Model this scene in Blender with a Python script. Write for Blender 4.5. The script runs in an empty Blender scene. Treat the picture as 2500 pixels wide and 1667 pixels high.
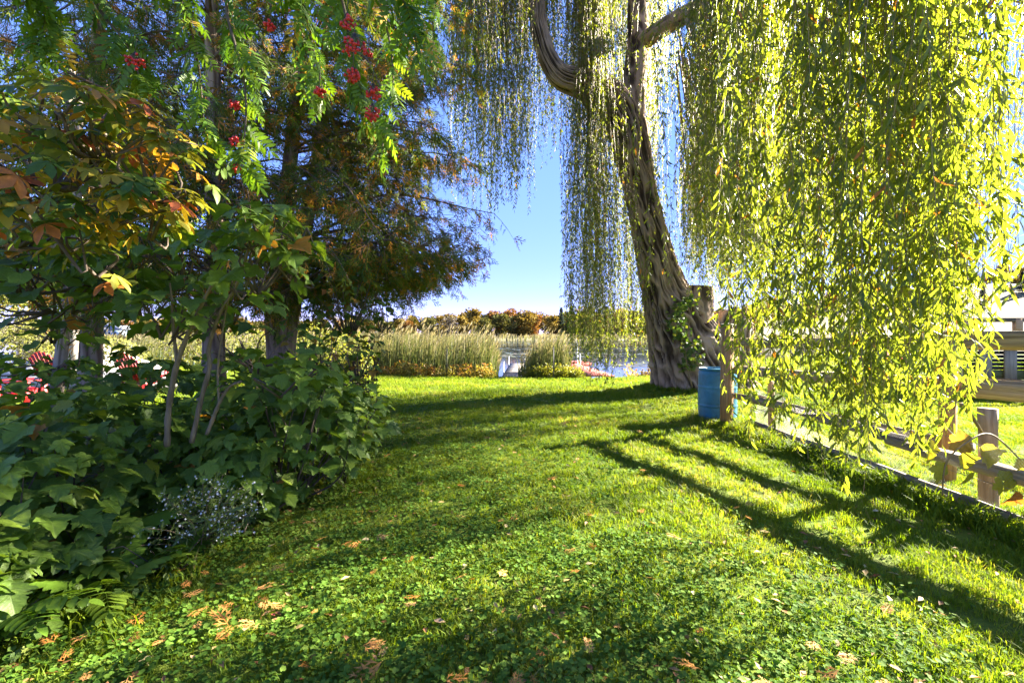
import bpy, math
import numpy as np
from mathutils import Vector, Matrix

rng = np.random.default_rng(11)
R = math.radians
sc = bpy.context.scene
COL = sc.collection

# ------------------------------------------------------------------ camera
EYE, FOC = 1.45, 1111.0            # eye height (m); focal length in photo pixels (16 mm on full frame)
cam_d = bpy.data.cameras.new("camera")
cam_d.sensor_width = 36.0
cam_d.lens = 16.0
cam_d.shift_y = -18.5 / 2500.0
cam_d.clip_start = 0.05
cam_d.clip_end = 6000.0
cam = bpy.data.objects.new("camera", cam_d)
cam.location = (0, 0, EYE)
cam.rotation_euler = (R(90), 0, 0)
COL.objects.link(cam)
sc.camera = cam

# ------------------------------------------------------------------ sky, sun, exposure
SUN_AZ, SUN_EL = R(66), R(27)       # azimuth to the right of the view direction (+Y)
world = bpy.data.worlds.new("World")
sc.world = world
world.use_nodes = True
wn = world.node_tree
bg = wn.nodes["Background"]
sky = wn.nodes.new("ShaderNodeTexSky")
sky.sky_type = 'NISHITA'
sky.sun_disc = False
sky.sun_elevation = SUN_EL
sky.sun_rotation = SUN_AZ
sky.altitude = 2500
sky.air_density = 0.5
sky.dust_density = 0.0
sky.ozone_density = 4.0
wb = wn.nodes.new("ShaderNodeMix")            # one overall white balance for the whole sky
wb.data_type = 'RGBA'; wb.blend_type = 'MULTIPLY'; wb.inputs[0].default_value = 1.0; wb.inputs[7].default_value = (1.0, .61, .86, 1)
wb.clamp_result = False
gm = wn.nodes.new("ShaderNodeGamma"); gm.inputs[1].default_value = 0.29
hs = wn.nodes.new("ShaderNodeHueSaturation"); hs.inputs["Saturation"].default_value = 2.3
wn.links.new(sky.outputs[0], gm.inputs[0]); wn.links.new(gm.outputs[0], hs.inputs["Color"]); wn.links.new(hs.outputs[0], wb.inputs[6]); wn.links.new(wb.outputs[2], bg.inputs[0])
bg.inputs[1].default_value = 0.096
sun_d = bpy.data.lights.new("sun", 'SUN')
sun_d.energy = 3.0
sun_d.angle = R(0.6)
sun_d.color = (1.0, 0.93, 0.80)
sun = bpy.data.objects.new("sun", sun_d)
sdir = Vector((math.sin(SUN_AZ) * math.cos(SUN_EL), math.cos(SUN_AZ) * math.cos(SUN_EL), math.sin(SUN_EL)))
sun.rotation_euler = sdir.to_track_quat('Z', 'Y').to_euler()
sun.location = (30, 14, 20)
COL.objects.link(sun)
sc.view_settings.view_transform = 'Standard'
sc.view_settings.look = 'None'
sc.view_settings.gamma = 1.0
sc.view_settings.use_curve_mapping = False
sc.view_settings.exposure = 4.2
sc.render.engine = 'CYCLES'
sc.cycles.max_bounces = 12
sc.cycles.diffuse_bounces = 8
sc.cycles.transmission_bounces = 8
sc.cycles.transparent_max_bounces = 6
sc.cycles.caustics_reflective = False
sc.cycles.caustics_refractive = False

# ------------------------------------------------------------------ helpers
def at(px, py, depth):
    """a point at a given distance in front of the camera, from photo pixels"""
    return np.array([(px - 1250.0) / FOC * depth, depth, EYE - (py - 815.0) / FOC * depth])

def lerp(a, b, t):
    return a + (b - a) * t

def sstep(a, b, x):
    t = np.clip((np.asarray(x, float) - a) / (b - a), 0, 1)
    return t * t * (3 - 2 * t)

def _hash(ix, iy, s):
    v = np.sin(ix * 127.1 + iy * 311.7 + s * 74.7) * 43758.5453
    return v - np.floor(v)

def vnoise(x, y, seed=0.0, period=None):
    x = np.asarray(x, float); y = np.asarray(y, float)
    ix = np.floor(x); iy = np.floor(y)
    fx = x - ix; fy = y - iy
    fx = fx * fx * (3 - 2 * fx); fy = fy * fy * (3 - 2 * fy)
    x0, x1 = ix, ix + 1
    if period:
        x0 = np.mod(x0, period); x1 = np.mod(x1, period)
    a = _hash(x0, iy, seed); b = _hash(x1, iy, seed)
    c = _hash(x0, iy + 1, seed); d = _hash(x1, iy + 1, seed)
    return (a + (b - a) * fx) * (1 - fy) + (c + (d - c) * fx) * fy

def fbm(x, y, seed=0.0, octv=3):
    s = 0; a = 0.5; f = 1.0
    for i in range(octv):
        s = s + a * vnoise(x * f, y * f, seed + i * 3.1); a *= 0.5; f *= 2.03
    return s / (1 - 0.5 ** octv)

def unit(v):
    v = np.asarray(v, float)
    return v / np.maximum(np.linalg.norm(v, axis=-1, keepdims=True), 1e-9)

def frames(d, n):
    """rotation matrices whose +Y is d and whose +Z leans to n; both (m,3)"""
    y = unit(d)
    x = unit(np.cross(y, n))
    z = np.cross(x, y)
    return np.stack([x, y, z], axis=-1)

def mk_mesh(name, V, T, mats, tint=None, smooth=False, mi=None, lc=None):
    me = bpy.data.meshes.new(name)
    V = np.ascontiguousarray(V, dtype=np.float32); T = np.ascontiguousarray(T, dtype=np.int32)
    me.vertices.add(len(V)); me.vertices.foreach_set("co", V.ravel())
    me.loops.add(T.size); me.loops.foreach_set("vertex_index", T.ravel())
    me.polygons.add(len(T)); me.polygons.foreach_set("loop_start", np.arange(0, T.size, 3, dtype=np.int32))
    if smooth:
        me.polygons.foreach_set("use_smooth", np.ones(len(T), dtype=bool))
    if not isinstance(mats, (list, tuple)):
        mats = [mats]
    for m in mats:
        me.materials.append(m)
    if mi is not None:
        me.polygons.foreach_set("material_index", np.ascontiguousarray(mi, dtype=np.int32))
    if tint is not None:
        a = me.attributes.new("tint", 'FLOAT', 'POINT')
        a.data.foreach_set("value", np.ascontiguousarray(tint, dtype=np.float32))
    if lc is not None:                      # leaf coordinates, for veins
        a = me.attributes.new("lc", 'FLOAT_VECTOR', 'POINT')
        a.data.foreach_set("vector", np.ascontiguousarray(lc, dtype=np.float32).ravel())
    me.update(calc_edges=True)
    return me

def link(name, data, parent=None, loc=None, label=None, cat=None, group=None, kind=None):
    o = bpy.data.objects.new(name, data)
    COL.objects.link(o)
    if parent is not None:
        o.parent = parent
    if loc is not None:
        o.location = [float(c) for c in loc]
    if label: o["label"] = label
    if cat: o["category"] = cat
    if group: o["group"] = group
    if kind: o["kind"] = kind
    return o

def thing(name, loc, label, cat, group=None, rz=0.0):
    o = link(name, None, loc=loc, label=label, cat=cat, group=group)
    o.empty_display_size = 0.2
    o.rotation_euler = (0, 0, rz)
    return o

class MB:
    """collects triangles for one mesh"""
    def __init__(self):
        self.V = []; self.T = []; self.t = []; self.m = []; self.n = 0
    def add(self, V, T, tint=0.0, mi=0):
        V = np.asarray(V, float).reshape(-1, 3); T = np.asarray(T, int).reshape(-1, 3)
        self.V.append(V); self.T.append(T + self.n); self.n += len(V)
        self.t.append(np.broadcast_to(np.asarray(tint, float), (len(V),)).copy())
        self.m.append(np.full(len(T), mi))
        return self
    def box(self, c, s, rot=None, tint=0.0, mi=0):
        h = np.array(s, float) / 2
        v = np.array([[x, y, z] for z in (-1, 1) for y in (-1, 1) for x in (-1, 1)], float) * h
        if rot is not None:
            v = v @ np.asarray(rot).T
        v = v + np.asarray(c, float)
        t = [(0,2,1),(1,2,3),(4,5,6),(5,7,6),(0,1,4),(1,5,4),(2,6,3),(3,6,7),(0,4,2),(2,4,6),(1,3,5),(3,7,5)]
        return self.add(v, t, tint, mi)
    def bevbox(self, c, s, b=0.006, rot=None, tint=0.0, mi=0, axis=0):
        """box with its four long edges chamfered; long axis = axis"""
        s = np.array(s, float)
        o = [1, 2, 0][axis], [2, 0, 1][axis]
        w, h, L = s[o[0]] / 2, s[o[1]] / 2, s[axis] / 2
        b = min(b, w * .8, h * .8)
        prof = [(w-b,-h),(w,-h+b),(w,h-b),(w-b,h),(-w+b,h),(-w,h-b),(-w,-h+b),(-w+b,-h)]
        v = np.zeros((16, 3))
        for k, (a_, b_) in enumerate(prof):
            for e, sg in enumerate((-1, 1)):
                v[e*8+k, o[0]] = a_; v[e*8+k, o[1]] = b_; v[e*8+k, axis] = sg * L
        t = []
        for k in range(8):
            j = (k + 1) % 8
            t += [(k, j, 8 + k), (j, 8 + j, 8 + k)]
        for k in range(1, 7):
            t += [(0, k + 1, k), (8, 8 + k, 8 + k + 1)]
        if rot is not None:
            v = v @ np.asarray(rot).T
        return self.add(v + np.asarray(c, float), t, tint, mi)
    def tube(self, P, r, sides=6, tint=0.0, mi=0, caps=True):
        V, T = tube_arrays(P, r, sides, caps)
        return self.add(V, T, tint, mi)
    def lathe(self, prof, n=32, c=(0, 0, 0), tint=0.0, mi=0):
        prof = np.array(prof, float)
        a = np.arange(n) / n * 2 * np.pi
        V = np.stack([prof[:, None, 0] * np.cos(a), prof[:, None, 0] * np.sin(a), np.repeat(prof[:, 1:2], n, 1)], -1).reshape(-1, 3)
        return self.add(V + np.asarray(c, float), grid_tris(len(prof), n, True), tint, mi)
    def mesh(self, name, mats, smooth=False):
        return mk_mesh(name, np.concatenate(self.V), np.concatenate(self.T), mats, np.concatenate(self.t), smooth, np.concatenate(self.m))
    def build(self, name, mats, parent=None, smooth=False, **k):
        return link(name, self.mesh(name, mats, smooth), parent, **k)

def grid_tris(nr, nc, wrap):
    i = np.arange(nr - 1)[:, None] * nc
    j = np.arange(nc if wrap else nc - 1)[None, :]
    j1 = (j + 1) % nc
    a = i + j; b = i + j1; c = a + nc; d = b + nc
    return np.concatenate([np.stack([a, b, c], -1).reshape(-1, 3), np.stack([b, d, c], -1).reshape(-1, 3)])

def path_frames(P):
    P = np.asarray(P, float)
    Tn = unit(np.gradient(P, axis=0))
    ref = np.array([1.0, 0, 0]) if abs(Tn[0, 0]) < 0.8 else np.array([0, 1.0, 0])
    N = np.zeros_like(P)
    n = ref - Tn[0] * np.dot(ref, Tn[0]); N[0] = unit(n)
    for i in range(1, len(P)):
        n = N[i-1] - Tn[i] * np.dot(N[i-1], Tn[i]); N[i] = unit(n)
    return Tn, N, np.cross(Tn, N)

def tube_arrays(P, r, sides=6, caps=True):
    P = np.asarray(P, float); r = np.broadcast_to(np.asarray(r, float), (len(P),))
    Tn, N, B = path_frames(P)
    a = np.arange(sides) / sides * 2 * np.pi
    V = P[:, None, :] + r[:, None, None] * (np.cos(a)[None, :, None] * N[:, None, :] + np.sin(a)[None, :, None] * B[:, None, :])
    V = V.reshape(-1, 3); T = grid_tris(len(P), sides, True)
    if caps:
        n = len(V); k = np.arange(sides); e = (len(P) - 1) * sides
        V = np.concatenate([V, P[:1], P[-1:]])
        T = np.concatenate([T, np.stack([np.full(sides, n), (k + 1) % sides, k], -1), np.stack([np.full(sides, n + 1), e + k, e + (k + 1) % sides], -1)])
    return V, T

def spline(P, n):
    """Catmull-Rom through points (columns: any number), n samples"""
    P = np.asarray(P, float)
    Q = np.concatenate([2 * P[:1] - P[1:2], P, 2 * P[-1:] - P[-2:-1]])
    u = np.linspace(0, len(P) - 1 - 1e-6, n)
    i = u.astype(int); f = (u - i)[:, None]
    a, b, c, d = Q[i], Q[i+1], Q[i+2], Q[i+3]
    return 0.5 * (2*b + (c-a)*f + (2*a-5*b+4*c-d)*f**2 + (3*b-a-3*c+d)*f**3)

def place(proto, pos, rot, scl, tint):
    """many copies of a small proto mesh as arrays"""
    V, T = proto
    pos = np.asarray(pos, float); m = len(pos)
    scl = np.broadcast_to(np.asarray(scl, float).reshape(-1, 1) if np.ndim(scl) < 2 else np.asarray(scl, float), (m, 3 if np.ndim(scl) == 2 else 1))
    W = V[None] * scl[:, None, :]
    W = np.einsum('mij,mnj->mni', rot, W) + pos[:, None, :]
    TT = T[None] + (np.arange(m) * len(V))[:, None, None]
    return W.reshape(-1, 3), TT.reshape(-1, 3), np.repeat(np.broadcast_to(tint, (m,)), len(V))

def project(p):
    p = np.asarray(p, float)
    d = np.maximum(p[:, 1], 1e-3)
    return 1250 + p[:, 0] / d * FOC, 815 - (p[:, 2] - EYE) / d * FOC, p[:, 1]

def foliage(parent, protos, pos, rot, scl, tint, mat, n_parts=300, leaf_name="leaf", mass_name="foliage", origin=(0,0,0), maxlen=None):
    """leaves that show largest become parts of their own (shared meshes), the rest one part"""
    pos = np.asarray(pos, float); m = len(pos); o = np.asarray(origin, float)
    x, y, d = project(pos)
    size = np.where((d > .3) & (x > 0) & (x < 2500) & (y > 0) & (y < 1667), scl / d, 0)
    order = np.argsort(-size)
    pick = order[:n_parts]; pick = pick[size[pick] > 0]
    rest = np.setdiff1d(np.arange(m), pick)
    kind = rng.integers(0, len(protos), m)
    if len(pick):
        datas = [mk_mesh(leaf_name, P[0], P[1], mat, lc=P[0]) for P in protos]
        for i in pick:
            ob = bpy.data.objects.new(leaf_name, datas[kind[i]])
            M = Matrix.Identity(4)
            for a in range(3):
                for b in range(3):
                    M[a][b] = rot[i, a, b] * scl[i]
                M[a][3] = pos[i, a] - o[a]
            ob.parent = parent
            ob.matrix_local = M
            ob["tint"] = float(tint[i])
            COL.objects.link(ob)
    if len(rest):
        mb = MB(); lc = []
        for k, P in enumerate(protos):
            s = rest[kind[rest] == k]
            if len(s):
                V, T, t = place(P, pos[s] - o, rot[s], scl[s], tint[s])
                mb.add(V, T, t); lc.append(np.tile(P[0], (len(s), 1)))
        link(mass_name, mk_mesh(mass_name, np.concatenate(mb.V), np.concatenate(mb.T), mat, np.concatenate(mb.t), lc=np.concatenate(lc)), parent, kind="stuff")

# ------------------------------------------------------------------ materials
def new_mat(name):
    m = bpy.data.materials.new(name); m.use_nodes = True
    return m, m.node_tree.nodes, m.node_tree.links, m.node_tree.nodes["Principled BSDF"]

def ramp(nodes, stops, interp='LINEAR'):
    r = nodes.new("ShaderNodeValToRGB"); r.color_ramp.interpolation = interp
    e = r.color_ramp.elements
    while len(e) < len(stops):
        e.new(0.5)
    for k, (p, c) in enumerate(stops):
        e[k].position = p; e[k].color = (c[0], c[1], c[2], 1)
    return r

def leaf_mat(name, stops, trans=0.45, rough=0.5, spec=0.3, tcol=(1.5, 1.5, .55), use_random=False, veins=False):
    m, N, L, b = new_mat(name)
    g = N.new("ShaderNodeAttribute"); g.attribute_name = "tint"
    ob = N.new("ShaderNodeAttribute"); ob.attribute_name = "tint"; ob.attribute_type = 'OBJECT'
    ad = N.new("ShaderNodeMath"); ad.operation = 'ADD'
    L.new(g.outputs["Fac"], ad.inputs[0]); L.new(ob.outputs["Fac"], ad.inputs[1])
    src = ad
    if use_random:
        oi = N.new("ShaderNodeObjectInfo")
        a2 = N.new("ShaderNodeMath"); a2.operation = 'MULTIPLY_ADD'; a2.inputs[1].default_value = 0.5
        L.new(oi.outputs["Random"], a2.inputs[0])
        h = N.new("ShaderNodeMath"); h.operation = 'MULTIPLY'; h.inputs[1].default_value = 0.5
        L.new(ad.outputs[0], h.inputs[0]); L.new(h.outputs[0], a2.inputs[2])
        ge = N.new("ShaderNodeNewGeometry")               # patches of drier and greener turf
        pn = N.new("ShaderNodeTexNoise"); pn.inputs["Scale"].default_value = .75; pn.inputs["Detail"].default_value = 4
        L.new(ge.outputs["Position"], pn.inputs["Vector"])
        pm = N.new("ShaderNodeMapRange"); pm.inputs[1].default_value = .35; pm.inputs[2].default_value = .7; pm.inputs[3].default_value = -.22; pm.inputs[4].default_value = .28
        L.new(pn.outputs["Fac"], pm.inputs[0])
        a3 = N.new("ShaderNodeMath"); a3.operation = 'ADD'; L.new(a2.outputs[0], a3.inputs[0]); L.new(pm.outputs[0], a3.inputs[1]); src = a3
    r = ramp(N, stops)
    L.new(src.outputs[0], r.inputs[0])
    # blotches and veins on the leaf itself
    tc = N.new("ShaderNodeTexCoord")
    nz = N.new("ShaderNodeTexNoise"); nz.inputs["Scale"].default_value = 9.0; nz.inputs["Detail"].default_value = 2
    L.new(tc.outputs["Object"], nz.inputs["Vector"])
    mx = N.new("ShaderNodeHueSaturation")
    mr = N.new("ShaderNodeMapRange"); mr.inputs[3].default_value = 0.65; mr.inputs[4].default_value = 1.35
    L.new(nz.outputs["Fac"], mr.inputs[0]); L.new(mr.outputs[0], mx.inputs["Value"]); L.new(r.outputs[0], mx.inputs["Color"])
    if veins:
        lc = N.new("ShaderNodeAttribute"); lc.attribute_name = "lc"
        sx = N.new("ShaderNodeSeparateXYZ"); L.new(lc.outputs["Vector"], sx.inputs[0])
        ang = N.new("ShaderNodeMath"); ang.operation = 'ARCTAN2'; L.new(sx.outputs[0], ang.inputs[0]); L.new(sx.outputs[1], ang.inputs[1])
        cs = N.new("ShaderNodeMath"); cs.operation = 'MULTIPLY'; cs.inputs[1].default_value = 8.6; L.new(ang.outputs[0], cs.inputs[0])
        co = N.new("ShaderNodeMath"); co.operation = 'COSINE'; L.new(cs.outputs[0], co.inputs[0])
        v1 = N.new("ShaderNodeMapRange"); v1.inputs[1].default_value = .90; v1.inputs[2].default_value = 1.0; L.new(co.outputs[0], v1.inputs[0])
        dd = N.new("ShaderNodeMath"); dd.operation = 'ABSOLUTE'; L.new(sx.outputs[0], dd.inputs[0])
        d2 = N.new("ShaderNodeMath"); d2.operation = 'MULTIPLY_ADD'; d2.inputs[1].default_value = -.7; L.new(dd.outputs[0], d2.inputs[0]); L.new(sx.outputs[1], d2.inputs[2])
        d3 = N.new("ShaderNodeMath"); d3.operation = 'MULTIPLY'; d3.inputs[1].default_value = 52.; L.new(d2.outputs[0], d3.inputs[0])
        c2_ = N.new("ShaderNodeMath"); c2_.operation = 'COSINE'; L.new(d3.outputs[0], c2_.inputs[0])
        v2 = N.new("ShaderNodeMapRange"); v2.inputs[1].default_value = .6; v2.inputs[2].default_value = 1.0; v2.inputs[4].default_value = .45; L.new(c2_.outputs[0], v2.inputs[0])
        vm_ = N.new("ShaderNodeMath"); vm_.operation = 'MAXIMUM'; L.new(v1.outputs[0], vm_.inputs[0]); L.new(v2.outputs[0], vm_.inputs[1])
        vc = N.new("ShaderNodeMix"); vc.data_type = 'RGBA'; vc.inputs[7].default_value = (.20, .27, .07, 1)
        vs = N.new("ShaderNodeMath"); vs.operation = 'MULTIPLY'; vs.inputs[1].default_value = .45; L.new(vm_.outputs[0], vs.inputs[0])
        L.new(vs.outputs[0], vc.inputs[0]); L.new(mx.outputs[0], vc.inputs[6])
        vb = N.new("ShaderNodeBump"); vb.inputs["Strength"].default_value = .35; vb.inputs["Distance"].default_value = .004; vb.invert = True
        L.new(vm_.outputs[0], vb.inputs["Height"]); L.new(vb.outputs[0], b.inputs["Normal"])
        class _S: outputs = [vc.outputs[2]]
        mx = _S
    L.new(mx.outputs[0], b.inputs["Base Color"])
    b.inputs["Roughness"].default_value = rough
    b.inputs["Specular IOR Level"].default_value = spec
    t = N.new("ShaderNodeBsdfTranslucent")
    mul = N.new("ShaderNodeMix"); mul.data_type = 'RGBA'; mul.blend_type = 'MULTIPLY'; mul.inputs[0].default_value = 1
    mul.inputs[7].default_value = (*tcol, 1)
    mul.clamp_result = False
    L.new(mx.outputs[0], mul.inputs[6]); L.new(mul.outputs[2], t.inputs[0])
    mix = N.new("ShaderNodeMixShader"); mix.inputs[0].default_value = trans
    out = N["Material Output"]
    L.new(b.outputs[0], mix.inputs[1]); L.new(t.outputs[0], mix.inputs[2]); L.new(mix.outputs[0], out.inputs[0])
    return m

def wood_mat(name, c1, c2, axis=0, scale=14.0, stretch=0.07, rough=0.8, bump=0.4, knots=True, use_random=True):
    m, N, L, b = new_mat(name)
    tc = N.new("ShaderNodeTexCoord"); mp = N.new("ShaderNodeMapping")
    s = [scale] * 3; s[axis] = scale * stretch
    mp.inputs["Scale"].default_value = s
    oi = N.new("ShaderNodeObjectInfo")
    vm = N.new("ShaderNodeVectorMath"); vm.operation = 'ADD'
    cm = N.new("ShaderNodeCombineXYZ")
    mm = N.new("ShaderNodeMath"); mm.operation = 'MULTIPLY'; mm.inputs[1].default_value = 37.0
    L.new(oi.outputs["Random"], mm.inputs[0])
    for k in range(3): L.new(mm.outputs[0], cm.inputs[k])
    L.new(tc.outputs["Object"], mp.inputs[0]); L.new(mp.outputs[0], vm.inputs[0]); L.new(cm.outputs[0], vm.inputs[1])
    n1 = N.new("ShaderNodeTexNoise"); n1.inputs["Scale"].default_value = 2.2; n1.inputs["Detail"].default_value = 6; n1.inputs["Roughness"].default_value = .65
    n1.inputs["Distortion"].default_value = 0.6
    L.new(vm.outputs[0], n1.inputs["Vector"])
    n2 = N.new("ShaderNodeTexNoise"); n2.inputs["Scale"].default_value = 0.35; n2.inputs["Detail"].default_value = 3
    L.new(vm.outputs[0], n2.inputs["Vector"])
    av = N.new("ShaderNodeMath"); av.operation = 'MULTIPLY_ADD'; av.inputs[1].default_value = 0.6
    h = N.new("ShaderNodeMath"); h.operation = 'MULTIPLY'; h.inputs[1].default_value = 0.4
    L.new(n2.outputs["Fac"], h.inputs[0]); L.new(n1.outputs["Fac"], av.inputs[0]); L.new(h.outputs[0], av.inputs[2])
    dark = tuple(x * 0.35 for x in c1)
    r = ramp(N, [(0.30, dark), (0.42, c1), (0.62, c2), (0.8, tuple(min(1, x * 1.15) for x in c2))])
    L.new(av.outputs[0], r.inputs[0]); L.new(r.outputs[0], b.inputs["Base Color"])
    b.inputs["Roughness"].default_value = rough; b.inputs["Specular IOR Level"].default_value = 0.25
    bp = N.new("ShaderNodeBump"); bp.inputs["Strength"].default_value = bump; bp.inputs["Distance"].default_value = 0.01
    L.new(n1.outputs["Fac"], bp.inputs["Height"]); L.new(bp.outputs[0], b.inputs["Normal"])
    return m

def plain_mat(name, c1, c2=None, scale=6.0, rough=0.6, metal=0.0, bump=0.1, spec=0.4, detail=5):
    m, N, L, b = new_mat(name)
    c2 = c2 or tuple(x * 0.8 for x in c1)
    tc = N.new("ShaderNodeTexCoord")
    nz = N.new("ShaderNodeTexNoise"); nz.inputs["Scale"].default_value = scale; nz.inputs["Detail"].default_value = detail
    L.new(tc.outputs["Object"], nz.inputs["Vector"])
    r = ramp(N, [(0.35, c2), (0.65, c1)])
    L.new(nz.outputs["Fac"], r.inputs[0]); L.new(r.outputs[0], b.inputs["Base Color"])
    b.inputs["Roughness"].default_value = rough; b.inputs["Metallic"].default_value = metal; b.inputs["Specular IOR Level"].default_value = spec
    if bump:
        bp = N.new("ShaderNodeBump"); bp.inputs["Strength"].default_value = bump; bp.inputs["Distance"].default_value = 0.01
        L.new(nz.outputs["Fac"], bp.inputs["Height"]); L.new(bp.outputs[0], b.inputs["Normal"])
    return m

def bark_mat(name, c1, c2, scale=8.0, stretch=0.2, bump=0.5, patch=None):
    m, N, L, b = new_mat(name)
    tc = N.new("ShaderNodeTexCoord"); mp = N.new("ShaderNodeMapping"); mp.inputs["Scale"].default_value = (scale, scale, scale * stretch)
    L.new(tc.outputs["Object"], mp.inputs[0])
    nz = N.new("ShaderNodeTexNoise"); nz.inputs["Scale"].default_value = 1.6; nz.inputs["Detail"].default_value = 7; nz.inputs["Roughness"].default_value = .7
    nz.inputs["Distortion"].default_value = .4
    L.new(mp.outputs[0], nz.inputs["Vector"])
    at_ = N.new("ShaderNodeAttribute"); at_.attribute_name = "tint"
    sm = N.new("ShaderNodeMath"); sm.operation = 'MULTIPLY_ADD'; sm.inputs[1].default_value = 0.55
    ad = N.new("ShaderNodeMath"); ad.operation = 'MULTIPLY'; ad.inputs[1].default_value = 0.45
    L.new(at_.outputs["Fac"], ad.inputs[0]); L.new(nz.outputs["Fac"], sm.inputs[0]); L.new(ad.outputs[0], sm.inputs[2])
    r = ramp(N, [(0.2, tuple(x * .45 for x in c1)), (0.4, c1), (0.7, c2)])
    L.new(sm.outputs[0], r.inputs[0]); L.new(r.outputs[0], b.inputs["Base Color"])
    b.inputs["Roughness"].default_value = 0.9; b.inputs["Specular IOR Level"].default_value = 0.15
    bp = N.new("ShaderNodeBump"); bp.inputs["Strength"].default_value = bump; bp.inputs["Distance"].default_value = 0.02
    L.new(nz.outputs["Fac"], bp.inputs["Height"]); L.new(bp.outputs[0], b.inputs["Normal"])
    return m

# ------------------------------------------------------------------ small leaf shapes: base at 0, length 1 along +Y, face +Z
def fan(outline, centre):
    V = np.array([centre] + list(outline), float); n = len(outline)
    return V, np.array([(0, k + 1, (k + 1) % n + 1) for k in range(n)])

def blade_leaf(w=.1, droop=.18, fold=.03, rows=(.2, .5, .8), prof=(.75, 1.0, .6), twist=0.0, side=0.0):
    V = [(0, 0, 0)]
    for y, p in zip(rows, prof):
        z = -droop * y * y; xo = side * y * y
        V += [(xo - w * p, y, z + fold), (xo, y, z), (xo + w * p, y, z + fold)]
    V.append((side, 1, -droop)); n = len(rows)
    T = [(0, 2, 1), (0, 3, 2)]
    for k in range(n - 1):
        a = 1 + 3 * k; c = a + 3
        T += [(a, a+1, c), (a+1, c+1, c), (a+1, a+2, c+1), (a+2, c+2, c+1)]
    e = 1 + 3 * (n - 1); tip = len(V) - 1
    T += [(e, e+1, tip), (e+1, e+2, tip)]
    return np.array(V, float), np.array(T)

DIAMOND = (np.array([(0, 0, 0), (.11, .45, .02), (0, 1, -.1), (-.11, .45, .02)], float), np.array([(0, 1, 2), (0, 2, 3)]))
FATDIAMOND = (np.array([(0, 0, 0), (.42, .45, .1), (0, 1, -.1), (-.42, .45, .1)], float), np.array([(0, 1, 2), (0, 2, 3)]))

def lobed_leaf(seed, cup=.1):
    r = np.random.default_rng(seed)
    half = [(.10, -.05), (.24, -.06), (.36, .03), (.38, .12), (.47, .17), (.50, .27), (.61, .36), (.66, .47), (.52, .47), (.44, .54), (.30, .53),
            (.36, .64), (.29, .72), (.27, .81), (.15, .86), (.10, .95)]
    out = [(0, 0)] + half + [(0, 1.04)] + [(-a, b) for a, b in half[::-1]]
    out = [(a + r.normal(0, .018), b + r.normal(0, .018)) for a, b in out]
    out[0] = (0, 0)
    P = []
    for a, b in out:
        d = math.hypot(a, b - .42)
        P.append((a, b, cup * (abs(a) * .9) - .22 * max(0, b - .45) ** 2 * 2 - .10 * d * d + r.normal(0, .015)))
    return fan(P, (0, .40, -.01))

def round_leaf(seed, n=11, notch=.25):
    r = np.random.default_rng(seed)
    P = [(0, notch, 0)]
    for k in range(1, n):
        a = -math.pi / 2 + k / n * 2 * math.pi
        rad = .5 * (1 + .07 * (-1) ** k)
        P.append((rad * math.cos(a), .5 + rad * math.sin(a), .06 + r.normal(0, .03)))
    return fan(P, (0, .45, -.03))

def join(parts):
    Vs, Ts, n = [], [], 0
    for V, T in parts:
        Vs.append(V); Ts.append(T + n); n += len(V)
    return np.concatenate(Vs), np.concatenate(Ts)

def xf(P, ang=0.0, s=1.0, off=(0, 0, 0), tilt=0.0, sx=1.0):
    V, T = P
    V = V * s * np.array([sx, 1, 1])
    c, s_ = math.cos(tilt), math.sin(tilt)
    V = V @ np.array([[1, 0, 0], [0, c, s_], [0, -s_, c]])
    c, s_ = math.cos(ang), math.sin(ang)
    V = V @ np.array([[c, -s_, 0], [s_, c, 0], [0, 0, 1]])
    return V + np.array(off), T

def palmate_leaf(seed):
    r = np.random.default_rng(seed); L = []
    for a, s in ((-100, .62), (-48, .88), (0, 1.0), (48, .9), (100, .6)):
        bl = blade_leaf(w=.20, droop=.2 + r.normal(0, .05), fold=.05, rows=(.25, .6, .85), prof=(.5, 1.0, .6))
        L.append(xf(bl, R(a + r.normal(0, 6)), s * .8, (0, .22, 0), tilt=-r.uniform(.05, .35)))
    L.append((np.array([(-.008, 0, 0), (.008, 0, 0), (0, .24, 0)]), np.array([(0, 1, 2)])))
    return join(L)

def pinnate_leaf(seed, pairs=6):
    r = np.random.default_rng(seed); L = []
    lf = (np.array([(0, 0, 0), (.12, .3, .02), (.12, .7, .01), (0, 1, -.05), (-.12, .7, .01), (-.12, .3, .02)], float), np.array([(0,1,5),(1,2,4),(1,4,5),(2,3,4)]))
    for k in range(pairs):
        y = .16 + .72 * k / (pairs - 1); s = .36 * (.8 + .35 * math.sin(math.pi * (k + .8) / pairs))
        for sg in (-1, 1):
            L.append(xf(lf, R(sg * (58 + r.normal(0, 6))), s, (0, y, -.3 * y * y), tilt=-r.uniform(.1, .5), sx=1.15))
    L.append(xf(lf, 0, .34, (0, .9, -.25), tilt=-.5, sx=1.15))
    L.append((np.array([(-.012, 0, 0), (.012, 0, 0), (.006, .5, -.07), (-.006, .5, -.07), (0, .95, -.27)]), np.array([(0,1,2),(0,2,3),(3,2,4)])))
    return join(L)

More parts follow.
